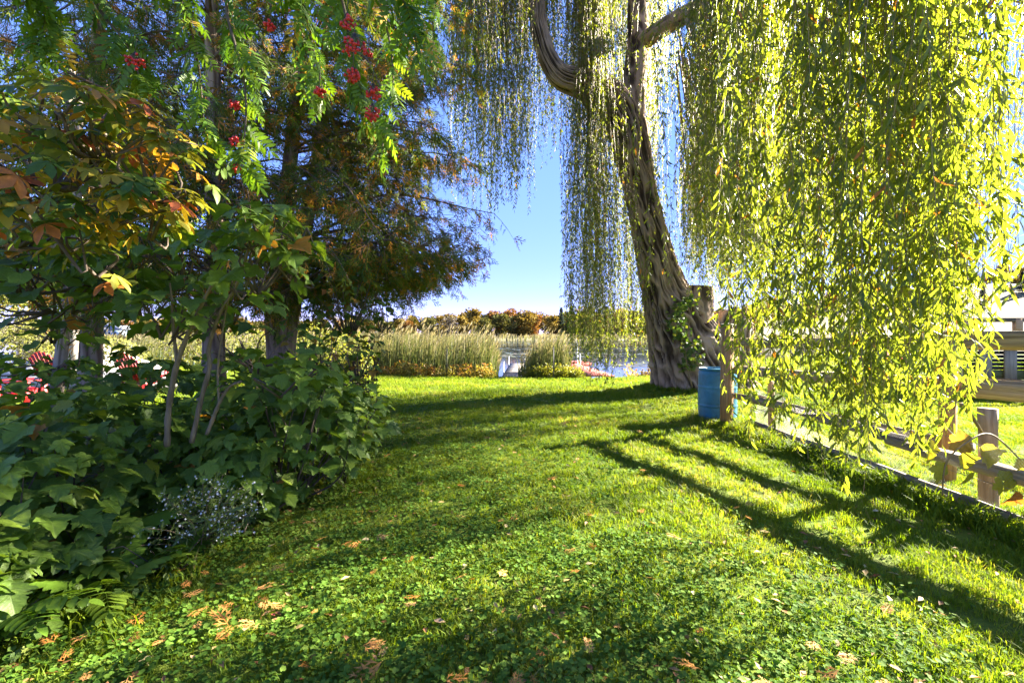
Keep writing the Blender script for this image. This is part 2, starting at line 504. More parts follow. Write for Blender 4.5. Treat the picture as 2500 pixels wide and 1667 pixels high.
def cedar_spray(seed, n=6, full=True):
    r = np.random.default_rng(seed); L = []
    d = (np.array([(0, 0, 0), (.06, .45, .0), (0, 1, -.06), (-.06, .45, .0)], float), np.array([(0, 1, 2), (0, 2, 3)]))
    L.append(xf(d, 0, 1.0, sx=.55))
    for k in range(n):
        y = .08 + .78 * k / n; sg = 1 if k % 2 else -1
        s = .52 * (1 - .55 * y) * r.uniform(.8, 1.2); a = R(sg * (42 + r.normal(0, 6)))
        zo = r.normal(0, .02)
        L.append(xf(d, a, s, (0, y, zo), sx=1.25))
        tx, ty = math.sin(a) * s * .42, y + math.cos(a) * s * .42
        L.append(xf(d, a - sg * R(38), s * .5, (tx, ty, zo), sx=1.9))
        if full: L.append(xf(d, a + sg * R(34), s * .42, (tx * .8, y + (ty - y) * .8, zo), sx=1.8))
    return join(L)

LOBED = [lobed_leaf(s, c) for s, c in ((1, .12), (2, .25), (3, -.15), (4, .45), (5, .7), (6, .05))]
LOBED[2] = (LOBED[2][0] * [.8, 1.1, 1.4], LOBED[2][1]); LOBED[5] = (LOBED[5][0] * [1.15, .95, 2.2], LOBED[5][1])
ROUND = [round_leaf(s) for s in (1, 2)]
WR = dict(rows=(.3, .68), prof=(.95, .9))
WILLOW = [blade_leaf(.095, .25, .02, **WR), blade_leaf(.085, .45, .03, side=.2, **WR), blade_leaf(.10, .1, .015, side=-.15, **WR), blade_leaf(.075, .6, .02, side=.1, **WR)]
PALM = [palmate_leaf(s) for s in (1, 2, 3)]
PINN = [pinnate_leaf(s) for s in (1, 2, 3)]
SPRAY = [cedar_spray(s, 5, False) for s in (1, 2, 3)]

# ================================================================== SETTING
WATER = -0.36

def shore(X):
    return np.interp(X, [-60, -30, -12, -6, -2, 3.5, 5.5, 8, 12, 20, 40, 80], [30, 24, 19.5, 16.6, 15.4, 15.3, 16.3, 19.5, 25, 30, 34, 36]) + 0.25 * (vnoise(np.asarray(X, float) * .9, 0 * np.asarray(X, float), 5) - .5)

def ground_z(X, Y):
    X = np.asarray(X, float); Y = np.asarray(Y, float)
    und = 0.05 * (fbm(X * .35, Y * .35, 2.0) - .5) + .02 * (fbm(X * 1.7, Y * 1.7, 9.0) - .5)
    d = Y - shore(X)
    z = und * sstep(.2, -1.2, d) - 0.9 * sstep(-.25, 1.6, d) - 0.03 * sstep(-2.5, 0, d)
    # mound of soil and roots round the willow's foot, soil bank under the shrubs
    z = z + 0.20 * np.exp(-(((X - 4.8) / 1.25) ** 2 + ((Y - 11.3) / 1.2) ** 2))
    z = z + 0.12 * np.exp(-(((X + 4.2) / 1.3) ** 2)) * sstep(1, 3, Y) * sstep(10, 7, Y)
    return z

def axis_pts(a, b, fine, lo, hi, coarse):
    return np.unique(np.concatenate([np.arange(a, lo, coarse), np.arange(lo, hi, fine), np.arange(hi, b + coarse, coarse)]))

def height_grid(name, xs, ys, zf, mat, kind="structure", label=None, cat=None):
    X, Y = np.meshgrid(xs, ys)
    V = np.stack([X, Y, zf(X, Y)], -1).reshape(-1, 3)
    T = grid_tris(len(ys), len(xs), False)
    return link(name, mk_mesh(name, V, T, mat, smooth=True), kind=kind, label=label, cat=cat)

# --- lawn soil
m_lawn, N, L, b = new_mat("lawn_soil")
tc = N.new("ShaderNodeTexCoord")
n1 = N.new("ShaderNodeTexNoise"); n1.inputs["Scale"].default_value = 1.3; n1.inputs["Detail"].default_value = 6
n2 = N.new("ShaderNodeTexNoise"); n2.inputs["Scale"].default_value = 38.0; n2.inputs["Detail"].default_value = 6; n2.inputs["Roughness"].default_value = .75
for n in (n1, n2): L.new(tc.outputs["Object"], n.inputs["Vector"])
mm = N.new("ShaderNodeMath"); mm.operation = 'MULTIPLY_ADD'; mm.inputs[1].default_value = .5
h = N.new("ShaderNodeMath"); h.operation = 'MULTIPLY'; h.inputs[1].default_value = .5
L.new(n1.outputs["Fac"], h.inputs[0]); L.new(n2.outputs["Fac"], mm.inputs[0]); L.new(h.outputs[0], mm.inputs[2])
r = ramp(N, [(.32, (.045, .045, .012)), (.46, (.085, .11, .015)), (.6, (.12, .17, .018)), (.75, (.17, .17, .05))])
L.new(mm.outputs[0], r.inputs[0]); L.new(r.outputs[0], b.inputs["Base Color"])
b.inputs["Roughness"].default_value = .95; b.inputs["Specular IOR Level"].default_value = .1
bp = N.new("ShaderNodeBump"); bp.inputs["Strength"].default_value = .8; bp.inputs["Distance"].default_value = .02
L.new(n2.outputs["Fac"], bp.inputs["Height"]); L.new(bp.outputs[0], b.inputs["Normal"])
height_grid("lawn", axis_pts(-80, 80, .25, -14, 16, 4), axis_pts(-30, 48, .25, -2, 30, 3), ground_z, m_lawn)

# --- lake
m_lake, N, L, b = new_mat("lake_water")
b.inputs["Base Color"].default_value = (.02, .028, .026, 1)
b.inputs["Roughness"].default_value = .07
b.inputs["IOR"].default_value = 1.33
b.inputs["Specular IOR Level"].default_value = .8
tc = N.new("ShaderNodeTexCoord"); mp = N.new("ShaderNodeMapping"); mp.inputs["Scale"].default_value = (.5, 1.3, 1)
L.new(tc.outputs["Object"], mp.inputs[0])
n1 = N.new("ShaderNodeTexNoise"); n1.inputs["Scale"].default_value = 2.5; n1.inputs["Detail"].default_value = 4
L.new(mp.outputs[0], n1.inputs["Vector"])
bp = N.new("ShaderNodeBump"); bp.inputs["Strength"].default_value = .035; bp.inputs["Distance"].default_value = .05
L.new(n1.outputs["Fac"], bp.inputs["Height"]); L.new(bp.outputs[0], b.inputs["Normal"])
V = np.array([(-2500, -300, 0), (2500, -300, 0), (2500, 3000, 0), (-2500, 3000, 0)], float)
link("lake", mk_mesh("lake", V, [(0, 1, 2), (0, 2, 3)], m_lake), loc=(0, 0, WATER), kind="structure")

# --- far shore land
def far_z(X, Y):
    s = 118 + 10 * np.sin(X * .02) + 6 * fbm(X * .03, X * 0, 4.)
    z = WATER - .5 + .85 * sstep(0, 8, Y - s) + 1.5 * sstep(60, 220, Y - s)
    hill = 44 * sstep(110, 420, X) * sstep(180, 420, Y) + 8 * sstep(-200, -420, X) * sstep(200, 400, Y)
    return z + hill + 1.2 * fbm(X * .02, Y * .02, 7.) * sstep(30, 90, Y - s)
m_far = plain_mat("marsh_soil", (.16, .12, .05), (.09, .085, .03), scale=.08, rough=1, bump=0)
height_grid("far_shore", np.arange(-900, 1201, 15.), np.concatenate([np.arange(112, 150, 2.), np.arange(150, 900, 15.)]), far_z, m_far)

# --- wood across the water: every tree a thing
m_trunk_far = plain_mat("far_bark", (.12, .09, .07), (.06, .05, .04), scale=2, rough=1, bump=0)
def far_leaf(name, stops):
    return leaf_mat(name, stops, trans=.2, rough=.8, spec=.1, tcol=(1.2, 1.1, .6))
fm = {
    'orange': far_leaf("autumn_orange", [(0, (.12, .055, .016)), (.5, (.23, .105, .028)), (1, (.29, .17, .045))]),
    'gold': far_leaf("autumn_gold", [(0, (.10, .075, .018)), (.5, (.22, .16, .03)), (1, (.30, .22, .05))]),
    'olive': far_leaf("autumn_olive", [(0, (.05, .06, .016)), (.5, (.11, .11, .028)), (1, (.17, .15, .04))]),
    'spruce': far_leaf("spruce_green", [(0, (.018, .030, .020)), (.6, (.035, .055, .03)), (1, (.06, .07, .035))]),
    'bare': far_leaf("grey_twigs", [(0, (.10, .085, .065)), (1, (.20, .17, .13))]),
}
def rand_rot(n, up=None):
    d = unit(rng.normal(size=(n, 3)))
    q = unit(rng.normal(size=(n, 3)))
    return frames(d, q)

def broadleaf_mesh(seed, h=11., n=1500, leaf=.75, spread=.38):
    r = np.random.default_rng(seed)
    tr = MB(); tr.tube([(0, 0, -.6), (.05, 0, h * .35), (.1, .05, h * .75)], [.22, .17, .05], 6)
    cl = []
    for k in range(15):
        zz = h * (.14 + .78 * r.random()); rad = h * spread * math.sin(math.pi * min(1, (zz / h) * .9)) * .75
        a = r.random() * 6.28; q = rad * math.sqrt(r.random())
        cl.append((q * math.cos(a), q * math.sin(a), zz, h * r.uniform(.12, .2)))
        tr.tube([(.05, 0, h * .3), (q * .5 * math.cos(a), q * .5 * math.sin(a), (zz + h * .35) / 2), (q * math.cos(a), q * math.sin(a), zz)], [.09, .06, .02], 4)
    cl = np.array(cl); c = cl[r.integers(0, len(cl), n)]
    d = unit(r.normal(size=(n, 3)))
    pos = c[:, :3] + d * (c[:, 3:4] * r.random((n, 1)) ** .35) * [1, 1, .8]
    V, T, t = place(FATDIAMOND, pos, frames(unit(d + r.normal(0, .7, (n, 3))), unit(r.normal(size=(n, 3)))), leaf * r.uniform(.6, 1.3, n), r.random(n))
    return tr, (V, T, t)

def spruce_mesh(seed, h=13., n=1500):
    r = np.random.default_rng(seed)
    tr = MB(); tr.tube([(0, 0, -.6), (0, 0, h * .98)], [.2, .02], 6)
    u = r.random(n) ** 1.4; z = h * (.08 + .92 * u)
    a = r.random(n) * 6.28
    lay = 1 + .25 * np.sin(z * 5.5)
    rad = h * .17 * (1 - u) ** .9 * lay * np.sqrt(r.random(n)) + .05
    pos = np.stack([rad * np.cos(a), rad * np.sin(a), z], -1)
    d = np.stack([np.cos(a), np.sin(a), -.45 + r.normal(0, .2, n)], -1)
    V, T, t = place(FATDIAMOND, pos, frames(d, np.tile([0, 0, 1.], (n, 1))), h * .05 * r.uniform(.7, 1.3, n), r.random(n))
    return tr, (V, T, t)

far_protos = {}
for kind, mk in (('orange', broadleaf_mesh), ('gold', broadleaf_mesh), ('olive', broadleaf_mesh), ('spruce', spruce_mesh), ('bare', broadleaf_mesh)):
    far_protos[kind] = []
    for s in range(2):
        tr, (V, T, t) = mk(s * 7 + len(kind), n=700 if kind == 'bare' else 1500)
        far_protos[kind].append((tr.mesh("trunk", m_trunk_far), mk_mesh("crown", V, T, fm[kind], t)))
far_names = {'orange': ("maple_tree", "orange autumn maple in the wood across the lake"),
             'gold': ("poplar_tree", "yellow gold broadleaf tree in the wood across the lake"),
             'olive': ("oak_tree", "olive green broadleaf tree in the wood across the lake"),
             'spruce': ("spruce_tree", "dark pointed spruce in the wood across the lake"),
             'bare': ("birch_tree", "thin grey leafless tree in the wood across the lake")}
def far_tree(kind, X, Y, s):
    nm, lb = far_names[kind]
    root = thing(nm, (X, Y, float(far_z(X, Y))), lb, "tree", "trees of the wood across the lake: " + kind, rz=rng.random() * 6.28)
    root.scale = (s * (1.35 if kind != 'spruce' else 1.0), s * 1.3, s * rng.uniform(.9, 1.15))
    tr, cr = far_protos[kind][rng.integers(0, 2)]
    link("trunk", tr, root); link("crown", cr, root)
kinds = ['orange', 'gold', 'olive', 'spruce', 'bare']
for row, (dist, step, n) in enumerate(((172, 4.6, 84), (196, 5.2, 76), (228, 6.4, 66))):
    for k in range(n):
        X = -235 + (k + rng.uniform(-.35, .35)) * step * (1.0 if row else 1.0)
        px = 1250 + X / dist * FOC
        if px < 60 or px > 1850: continue
        near = math.exp(-((px - 1250) / 190.) ** 2)
        pr = np.array([.10 + .12 * near, .32, .34, .05 + .40 * float(sstep(1250, 1420, px)), .07])
        kd = kinds[rng.choice(5, p=pr / pr.sum())]
        tall = .60 + .22 * float(sstep(960, 1180, px)) + .06 * float(sstep(1350, 1500, px))
        far_tree(kd, X, dist + rng.uniform(-7, 7), tall * rng.uniform(.85, 1.1) * (1 + .1 * row))
for k in range(60):   # wooded hill to the right
    X = rng.uniform(180, 520); Y = rng.uniform(300, 460)
    px = 1250 + X / Y * FOC
    if 1850 < px < 2600:
        far_tree(kinds[rng.choice(5, p=[.1, .2, .4, .25, .05])], X, Y, rng.uniform(1.0, 1.5))

# --- reeds
m_reed = leaf_mat("reed_blades", [(0, (.06, .10, .022)), (.3, (.095, .125, .035)), (.55, (.16, .16, .065)), (.8, (.27, .22, .125)), (1, (.36, .30, .2))], trans=.35, rough=.6, tcol=(1.15, 1.1, .75))
def reed_arrays(X, Y, z0, h, wid, lean):
    """ribbons of four segments with a nodding straw coloured tip"""
    n = len(X)
    t = np.array([0, .3, .6, .85, 1.0])
    a = rng.random(n) * 6.28
    la = np.stack([lean * (.2 + 1.1 * rng.random(n)) + .14 * np.cos(a), .14 * np.sin(a)], -1)
    bend = np.array([0, .05, .2, .55, 1.0])
    c = np.stack([X[:, None] + la[:, :1] * h[:, None] * bend, Y[:, None] + la[:, 1:] * h[:, None] * bend, z0[:, None] + h[:, None] * (t - .10 * (bend ** 2) * (1 + 2*np.abs(la[:, :1])))], -1)
    wv = np.stack([np.cos(a * 1.7), np.sin(a * 1.7) * .5, np.zeros(n)], -1)
    w = wid[:, None] * np.array([.8, 1, .9, .55, .08])
    Lf = c - wv[:, None] * w[..., None]; Rt = c + wv[:, None] * w[..., None]
    V = np.stack([Lf, Rt], 2).reshape(-1, 3)
    base = []
    for k in range(4):
        q = 2 * k
        base += [(q, q + 1, q + 2), (q + 1, q + 3, q + 2)]
    T = (np.array(base)[None] + (np.arange(n) * 10)[:, None, None]).reshape(-1, 3)
    g = rng.random(n)
    tint = np.clip(.1 + .35 * g[:, None] + .5 * t[None] ** 1.5 - .05, 0, .97)
    return V, T, np.repeat(tint, 2, axis=1).reshape(-1)
def plume_arrays(X, Y, Z, lean):
    n = len(X)
    d = np.stack([lean + rng.normal(0, .15, n), rng.normal(0, .15, n), np.ones(n)], -1)
    return place((DIAMOND[0] * [1.3, 1, 1], DIAMOND[1]), np.stack([X, Y, Z], -1), frames(d, unit(rng.normal(size=(n, 3)))), rng.uniform(.14, .24, n), np.full(n, .85) + rng.uniform(-.12, .08, n))
def reed_bed(name, poly, n, label, hmin=1.7, hmax=2.35, lean=.18):
    xs = rng.uniform(poly[0], poly[1], n * 2); off = rng.uniform(0, 1, n * 2) ** 1.2 * poly[2] + .1
    ys = shore(xs) + off
    clump = vnoise(xs * 1.3, ys * .9, 21.)
    keep = np.where(rng.random(2 * n) < .35 + .8 * clump)[0][:n]
    xs, ys = xs[keep], ys[keep]
    edge = np.minimum(sstep(0, .6, xs - poly[0]), sstep(0, .5, poly[1] - xs))
    h = rng.uniform(hmin * .72, hmax, len(xs)) * (.72 + .28 * edge) * (.86 + .2 * vnoise(xs * .8, ys * .5, 3.))
    z0 = np.maximum(ground_z(xs, ys), WATER - .1)
    mb = MB()
    mb.add(*reed_arrays(xs, ys, z0, h, rng.uniform(.008, .015, len(xs)), lean))
    k = rng.random(len(xs)) < .12
    mb.add(*plume_arrays(xs[k] + lean * .4 * h[k], ys[k], z0[k] + h[k] * .93, lean + .35))
    mb.build(name, m_reed, kind="stuff", label=label, cat="reeds")
reed_bed("reeds", (-9.5, -.55, 3.6), 7500, "tall straw tipped reeds left of the grey plank dock")
reed_bed("reeds", (.55, 1.95, 2.6), 1500, "narrower stand of tall reeds between grey dock and red dock")
reed_bed("reeds", (-24, -9.5, 4), 2500, "reeds along the bank behind the cedars")
# thin open reeds standing in the water beside the grey dock
reed_bed("reeds", (.2, .75, 2.2), 130, "thin scattered reed stalks in the water right of the grey dock", 1.3, 1.8, .1)
# far reed belt
n = 6000
xs = rng.uniform(-260, 300, n); ys = 118 + 10 * np.sin(xs * .02) + 6 * fbm(xs * .03, xs * 0, 4.) + rng.uniform(1, 14, n)
V, T, t = reed_arrays(xs, ys, far_z(xs, ys), rng.uniform(1.2, 1.9, n), rng.uniform(.08, .2, n), .08)
link("reed_belt", mk_mesh("reed_belt", V, T, m_reed, np.clip(t * .6 + .36, 0, 1)), kind="stuff", label="straw coloured reed belt along the far shore", cat="reeds")

# low golden weeds at the foot of the reeds
m_gold = leaf_mat("golden_weeds", [(0, (.11, .16, .02)), (.4, (.24, .23, .04)), (.75, (.36, .27, .07)), (1, (.34, .15, .04))], trans=.4, tcol=(1.3, 1.2, .5))
def weeds(name, x0, x1, y0, y1, n, hmin, hmax, tlo, thi, label, mat):
    xs = rng.uniform(x0, x1, n); ys = shore(xs) + rng.uniform(y0, y1, n)
    h = rng.uniform(hmin, hmax, n) * (.5 + vnoise(xs * 1.1, ys, 8.))
    m = 26
    u = rng.random((n, m)); a = rng.random((n, m)) * 6.28
    rad = .10 * (1 - .4 * u) * rng.random((n, m)) ** .5
    pos = np.stack([xs[:, None] + rad * np.cos(a), ys[:, None] + rad * np.sin(a), ground_z(xs, ys)[:, None] + h[:, None] * u], -1).reshape(-1, 3)
    d = np.stack([np.cos(a), np.sin(a), .7 + 0 * a], -1).reshape(-1, 3)
    tn = np.clip(rng.uniform(tlo, thi, n)[:, None] + .25 * (u - .4), 0, 1).reshape(-1)
    mb = MB(); mb.add(*place((DIAMOND[0] * [2, 1, 1], DIAMOND[1]), pos, frames(d, unit(rng.normal(size=d.shape))), rng.uniform(.06, .12, n * m), tn))
    for i in range(0, n, 2):
        mb.add([(xs[i] - .004, ys[i], ground_z(xs[i], ys[i])), (xs[i] + .004, ys[i], ground_z(xs[i], ys[i])), (xs[i], ys[i], ground_z(xs[i], ys[i]) + h[i])], [(0, 1, 2)], .7)
    mb.build(name, mat, kind="stuff", label=label, cat="weeds")
weeds("weeds", -6.5, -.6, -.3, .35, 240, .12, .5, .25, .9, "golden and rusty weeds at the foot of the tall reeds", m_gold)
weeds("weeds", .45, 2.3, -.35, .4, 170, .1, .36, .0, .35, "low green and yellow weeds at the foot of the narrow reeds", m_gold)
weeds("weeds", 3.9, 5.2, -.1, .5, 40, .15, .5, .5, .9, "short dry weeds at the water's edge beside the willow", m_gold)

# --- lily pads and floating weed on the lake
m_pad = leaf_mat("lily_pad", [(0, (.06, .075, .03)), (.6, (.12, .13, .05)), (1, (.2, .17, .08))], trans=.1, rough=.35, spec=.5)
n = 16000
ys = 20 + 95 * rng.random(n) ** 1.4; xs = rng.uniform(-1.0, 1.15, n) * ys
f = fbm(xs * .05, ys * .22, 31., 4); k = (f > .52) & (ys > 23 + 4 * vnoise(xs * .2, ys * 0, 2.)) & (ys > shore(xs) + 4)
k &= ~((xs > -6) & (xs < 6) & (ys < 24))
xs, ys = xs[k], ys[k]; n = len(xs)
pad = round_leaf(4, 8, .1)
d = np.stack([np.cos(rng.random(n) * 6.28), np.sin(rng.random(n) * 6.28), rng.normal(0, .03, n)], -1)
V, T, t = place((pad[0] * [1, 1, .15], pad[1]), np.stack([xs, ys, np.full(n, WATER + .012)], -1), frames(d, np.tile([0, 0, 1.], (n, 1))), rng.uniform(.25, .6, n), rng.random(n))
link("lily_pads", mk_mesh("lily_pads", V, T, m_pad, t), kind="stuff", label="lily pads and weed floating in streaks on the lake", cat="lily pads")

# ------------------------------------------------------------------ grass (instanced tufts)
m_grass = leaf_mat("grass_blade", [(0, (.085, .155, .008)), (.5, (.155, .23, .012)), (.85, (.23, .265, .022)), (1, (.36, .30, .10))], trans=.5, rough=.6, spec=.2, tcol=(1.35, 1.25, .4), use_random=True)
m_cover = leaf_mat("ground_ivy_leaf", [(0, (.055, .12, .016)), (.5, (.10, .18, .022)), (1, (.17, .24, .04))], trans=.4, rough=.7, spec=.08, tcol=(1.3, 1.25, .45), use_random=True)

def tuft(seed, n=26, h=.055, rad=.06, w=.0024):
    r = np.random.default_rng(seed); mb = MB()
    for k in range(n):
        a = r.random() * 6.28; q = rad * math.sqrt(r.random()); x, y = q * math.cos(a), q * math.sin(a)
        hh = h * r.uniform(.5, 1.3); b = r.random() * 6.28; ln = hh * r.uniform(.25, 1.0)
        dx, dy = math.cos(b), math.sin(b); wx, wy = -dy * w, dx * w
        P = [(x - wx, y - wy, -.006), (x + wx, y + wy, -.006),
             (x + dx * ln * .3 - wx * .9, y + dy * ln * .3 - wy * .9, hh * .6), (x + dx * ln * .3 + wx * .9, y + dy * ln * .3 + wy * .9, hh * .6),
             (x + dx * ln, y + dy * ln, hh * (1 - .15 * r.random()))]
        mb.add(P, [(0, 1, 2), (1, 3, 2), (2, 3, 4)], r.random() if r.random() > .08 else 1.0)
    return mb

def cover_tuft(seed, n=9, rad=.055):
    r = np.random.default_rng(seed); mb = MB()
    for k in range(n):
        a = r.random() * 6.28; q = rad * math.sqrt(r.random())
        d = np.array([[math.cos(a), math.sin(a), r.normal(.1, .25)]])
        up = unit(np.array([[r.normal(0, .35), r.normal(0, .35), 1]]))
        V, T, t = place(ROUND[k % 2], np.array([[q * math.cos(a), q * math.sin(a), r.uniform(.012, .045)]]), frames(d, up), r.uniform(.013, .024), r.random())
        mb.add(V, T, t)
    return mb

def instancer(name, pts, scl, rotz, idx, meshes, mat, label, cat):
    lib = bpy.data.collections.new(name + "_shapes")
    for k, mb in enumerate(meshes):
        lib.objects.link(bpy.data.objects.new("%s_shape_%02d" % (name, k), mb.mesh(name + "_shape", mat)))
    me = bpy.data.meshes.new(name)
    me.vertices.add(len(pts)); me.vertices.foreach_set("co", np.ascontiguousarray(pts, dtype=np.float32).ravel())
    a = me.attributes.new("size", 'FLOAT', 'POINT'); a.data.foreach_set("value", np.ascontiguousarray(scl, dtype=np.float32))
    rv = np.zeros((len(pts), 3), np.float32); rv[:, 2] = rotz; rv[:, 0] = rng.normal(0, .1, len(pts)); rv[:, 1] = rng.normal(0, .1, len(pts))
    a = me.attributes.new("turn", 'FLOAT_VECTOR', 'POINT'); a.data.foreach_set("vector", rv.ravel())
    a = me.attributes.new("which", 'INT', 'POINT'); a.data.foreach_set("value", np.ascontiguousarray(idx, dtype=np.int32))
    me.materials.append(mat)
    ng = bpy.data.node_groups.new(name, 'GeometryNodeTree')
    ng.interface.new_socket("Geometry", in_out='INPUT', socket_type='NodeSocketGeometry')
    ng.interface.new_socket("Geometry", in_out='OUTPUT', socket_type='NodeSocketGeometry')
    gi = ng.nodes.new("NodeGroupInput"); go = ng.nodes.new("NodeGroupOutput")
    ip = ng.nodes.new("GeometryNodeInstanceOnPoints")
    ci = ng.nodes.new("GeometryNodeCollectionInfo"); ci.inputs[0].default_value = lib; ci.inputs[1].default_value = True; ci.inputs[2].default_value = True
    def named(n_, t):
        a_ = ng.nodes.new("GeometryNodeInputNamedAttribute"); a_.data_type = t; a_.inputs[0].default_value = n_
        return a_.outputs[0]
    ip.inputs["Pick Instance"].default_value = True
    L = ng.links
    L.new(gi.outputs[0], ip.inputs["Points"]); L.new(ci.outputs[0], ip.inputs["Instance"])
    L.new(named("which", 'INT'), ip.inputs["Instance Index"])
    L.new(named("turn", 'FLOAT_VECTOR'), ip.inputs["Rotation"])
    L.new(named("size", 'FLOAT'), ip.inputs["Scale"])
    L.new(ip.outputs[0], go.inputs[0])
    o = link(name, me, kind="stuff", label=label, cat=cat)
    md = o.modifiers.new("tufts", 'NODES'); md.node_group = ng
    return o

def soil_free(X, Y):
    """places where grass grows: not under the shrubs, not in the trunk, not in the water"""
    bush = (X < -2.55 - .2 * np.sin(Y * 1.7) + .35 * sstep(2.6, 3.6, Y) - .3 * sstep(5, 7, Y)) & (Y < 9)
    trunk = ((X - 4.75) / 1.05) ** 2 + ((Y - 11.5) / 1.0) ** 2 < 1
    return ~bush & ~trunk & (Y < shore(X) - .1)

def scatter(bands):
    P, S = [], []
    for (x0, x1, y0, y1, dens, s) in bands:
        n = int((x1 - x0) * (y1 - y0) * dens)
        X = rng.uniform(x0, x1, n); Y = rng.uniform(y0, y1, n)
        k = soil_free(X, Y); X, Y = X[k], Y[k]
        P.append(np.stack([X, Y, ground_z(X, Y)], -1)); S.append(rng.uniform(.75, 1.3, len(X)) * s)
    return np.concatenate(P), np.concatenate(S)
P, S = scatter([(-3.2, 4.6, .9, 3.2, 520, .9), (-4, 6, 3.2, 6, 330, 1.0), (-4, 10, 6, 10, 190, 1.2), (-7, 14, 10, 17, 110, 1.5), (5, 26, 17, 30, 26, 2.2), (6, 14, 4, 10, 110, 1.2), (-22, -5, 9, 22, 25, 2.2)])
S *= .50 + .66 * fbm(P[:, 0] * 1.6, P[:, 1] * 1.6, 14., 3)
# less grass where ground ivy has taken over
ivy = sstep(.38, .60, fbm(P[:, 0] * .9 + 3, P[:, 1] * .9, 41., 3) + .22 * sstep(2.0, -1.5, P[:, 0]) + .25 * sstep(5.0, 2.0, P[:, 1]) - .12)
k = rng.random(len(P)) > .40 * ivy
P, S = P[k], S[k]
# longer unmown tufts along the garden fence, round post, barrel and willow foot
ex = []
for k in range(420):
    y = rng.uniform(2.8, 7.0); ex.append((3.60 - .02 * y + rng.normal(-.02, .07) , y))
for k in range(60):
    a = rng.random() * 6.28; ex.append((3.28 + .16 * math.cos(a) + rng.normal(0, .04), 6.88 + .16 * math.sin(a)))
for k in range(110):
    a = rng.random() * 6.28; q = .30 + abs(rng.normal(0, .06)); ex.append((3.36 + q * math.cos(a), 7.45 + q * math.sin(a)))
for k in range(260):
    a = rng.random() * 6.28; q = 1.12 + abs(rng.normal(0, .14)); ex.append((4.78 + 1.05 * q * math.cos(a), 11.5 + q * math.sin(a)))
for k in range(160):
    y = rng.uniform(2.1, 6.5); ex.append((-2.15 + rng.normal(0, .12), y))
ex = np.array(ex)
P = np.concatenate([P, np.stack([ex[:, 0], ex[:, 1], ground_z(ex[:, 0], ex[:, 1])], -1)]); S = np.concatenate([S, rng.uniform(1.3, 2.5, len(ex))])
instancer("grass", P, S, rng.random(len(P)) * 6.28, rng.integers(0, 6, len(P)), [tuft(s) for s in range(5)] + [tuft(9, 16, .070, .05)], m_grass, "mown green grass of the lawn", "grass")
P, S = scatter([(-3.4, 5, .9, 3.4, 330, 1.0), (-4.5, 6, 3.4, 6.5, 170, 1.1), (-4, 6, 6.5, 10, 50, 1.2), (3.2, 6.2, 9.6, 11.8, 160, 1.6)])
ivy = sstep(2.6, .3, P[:, 0] - .25 * (3 - P[:, 1])) * sstep(.36, .58, fbm(P[:, 0] * .9 + 3, P[:, 1] * .9, 41., 3) + .22 * sstep(2.0, -1.5, P[:, 0]) + .25 * sstep(5.0, 2.0, P[:, 1]) - .12) + (P[:, 1] > 9.5)
k = rng.random(len(P)) < ivy
P, S = P[k], S[k]; P[:, 2] += .008
instancer("ground_ivy", P, S, rng.random(len(P)) * 6.28, rng.integers(0, 5, len(P)), [cover_tuft(s) for s in range(5)], m_cover, "creeping round leaved ground ivy mixed into the lawn", "ground cover")

# ================================================================== WILLOW
m_bark_w = bark_mat("willow_bark", (.07, .047, .030), (.37, .265, .18), scale=7, stretch=.25, bump=.5)
m_twig_w = plain_mat("willow_twig", (.30, .20, .07), (.18, .12, .05), scale=3, rough=.6, bump=0)
m_willow = leaf_mat("willow_leaf", [(0, (.08, .115, .022)), (.45, (.14, .175, .03)), (.8, (.20, .22, .038)), (.95, (.28, .24, .045)), (1, (.38, .15, .03))], trans=.64, rough=.36, spec=.55, tcol=(1.8, 1.7, .42))

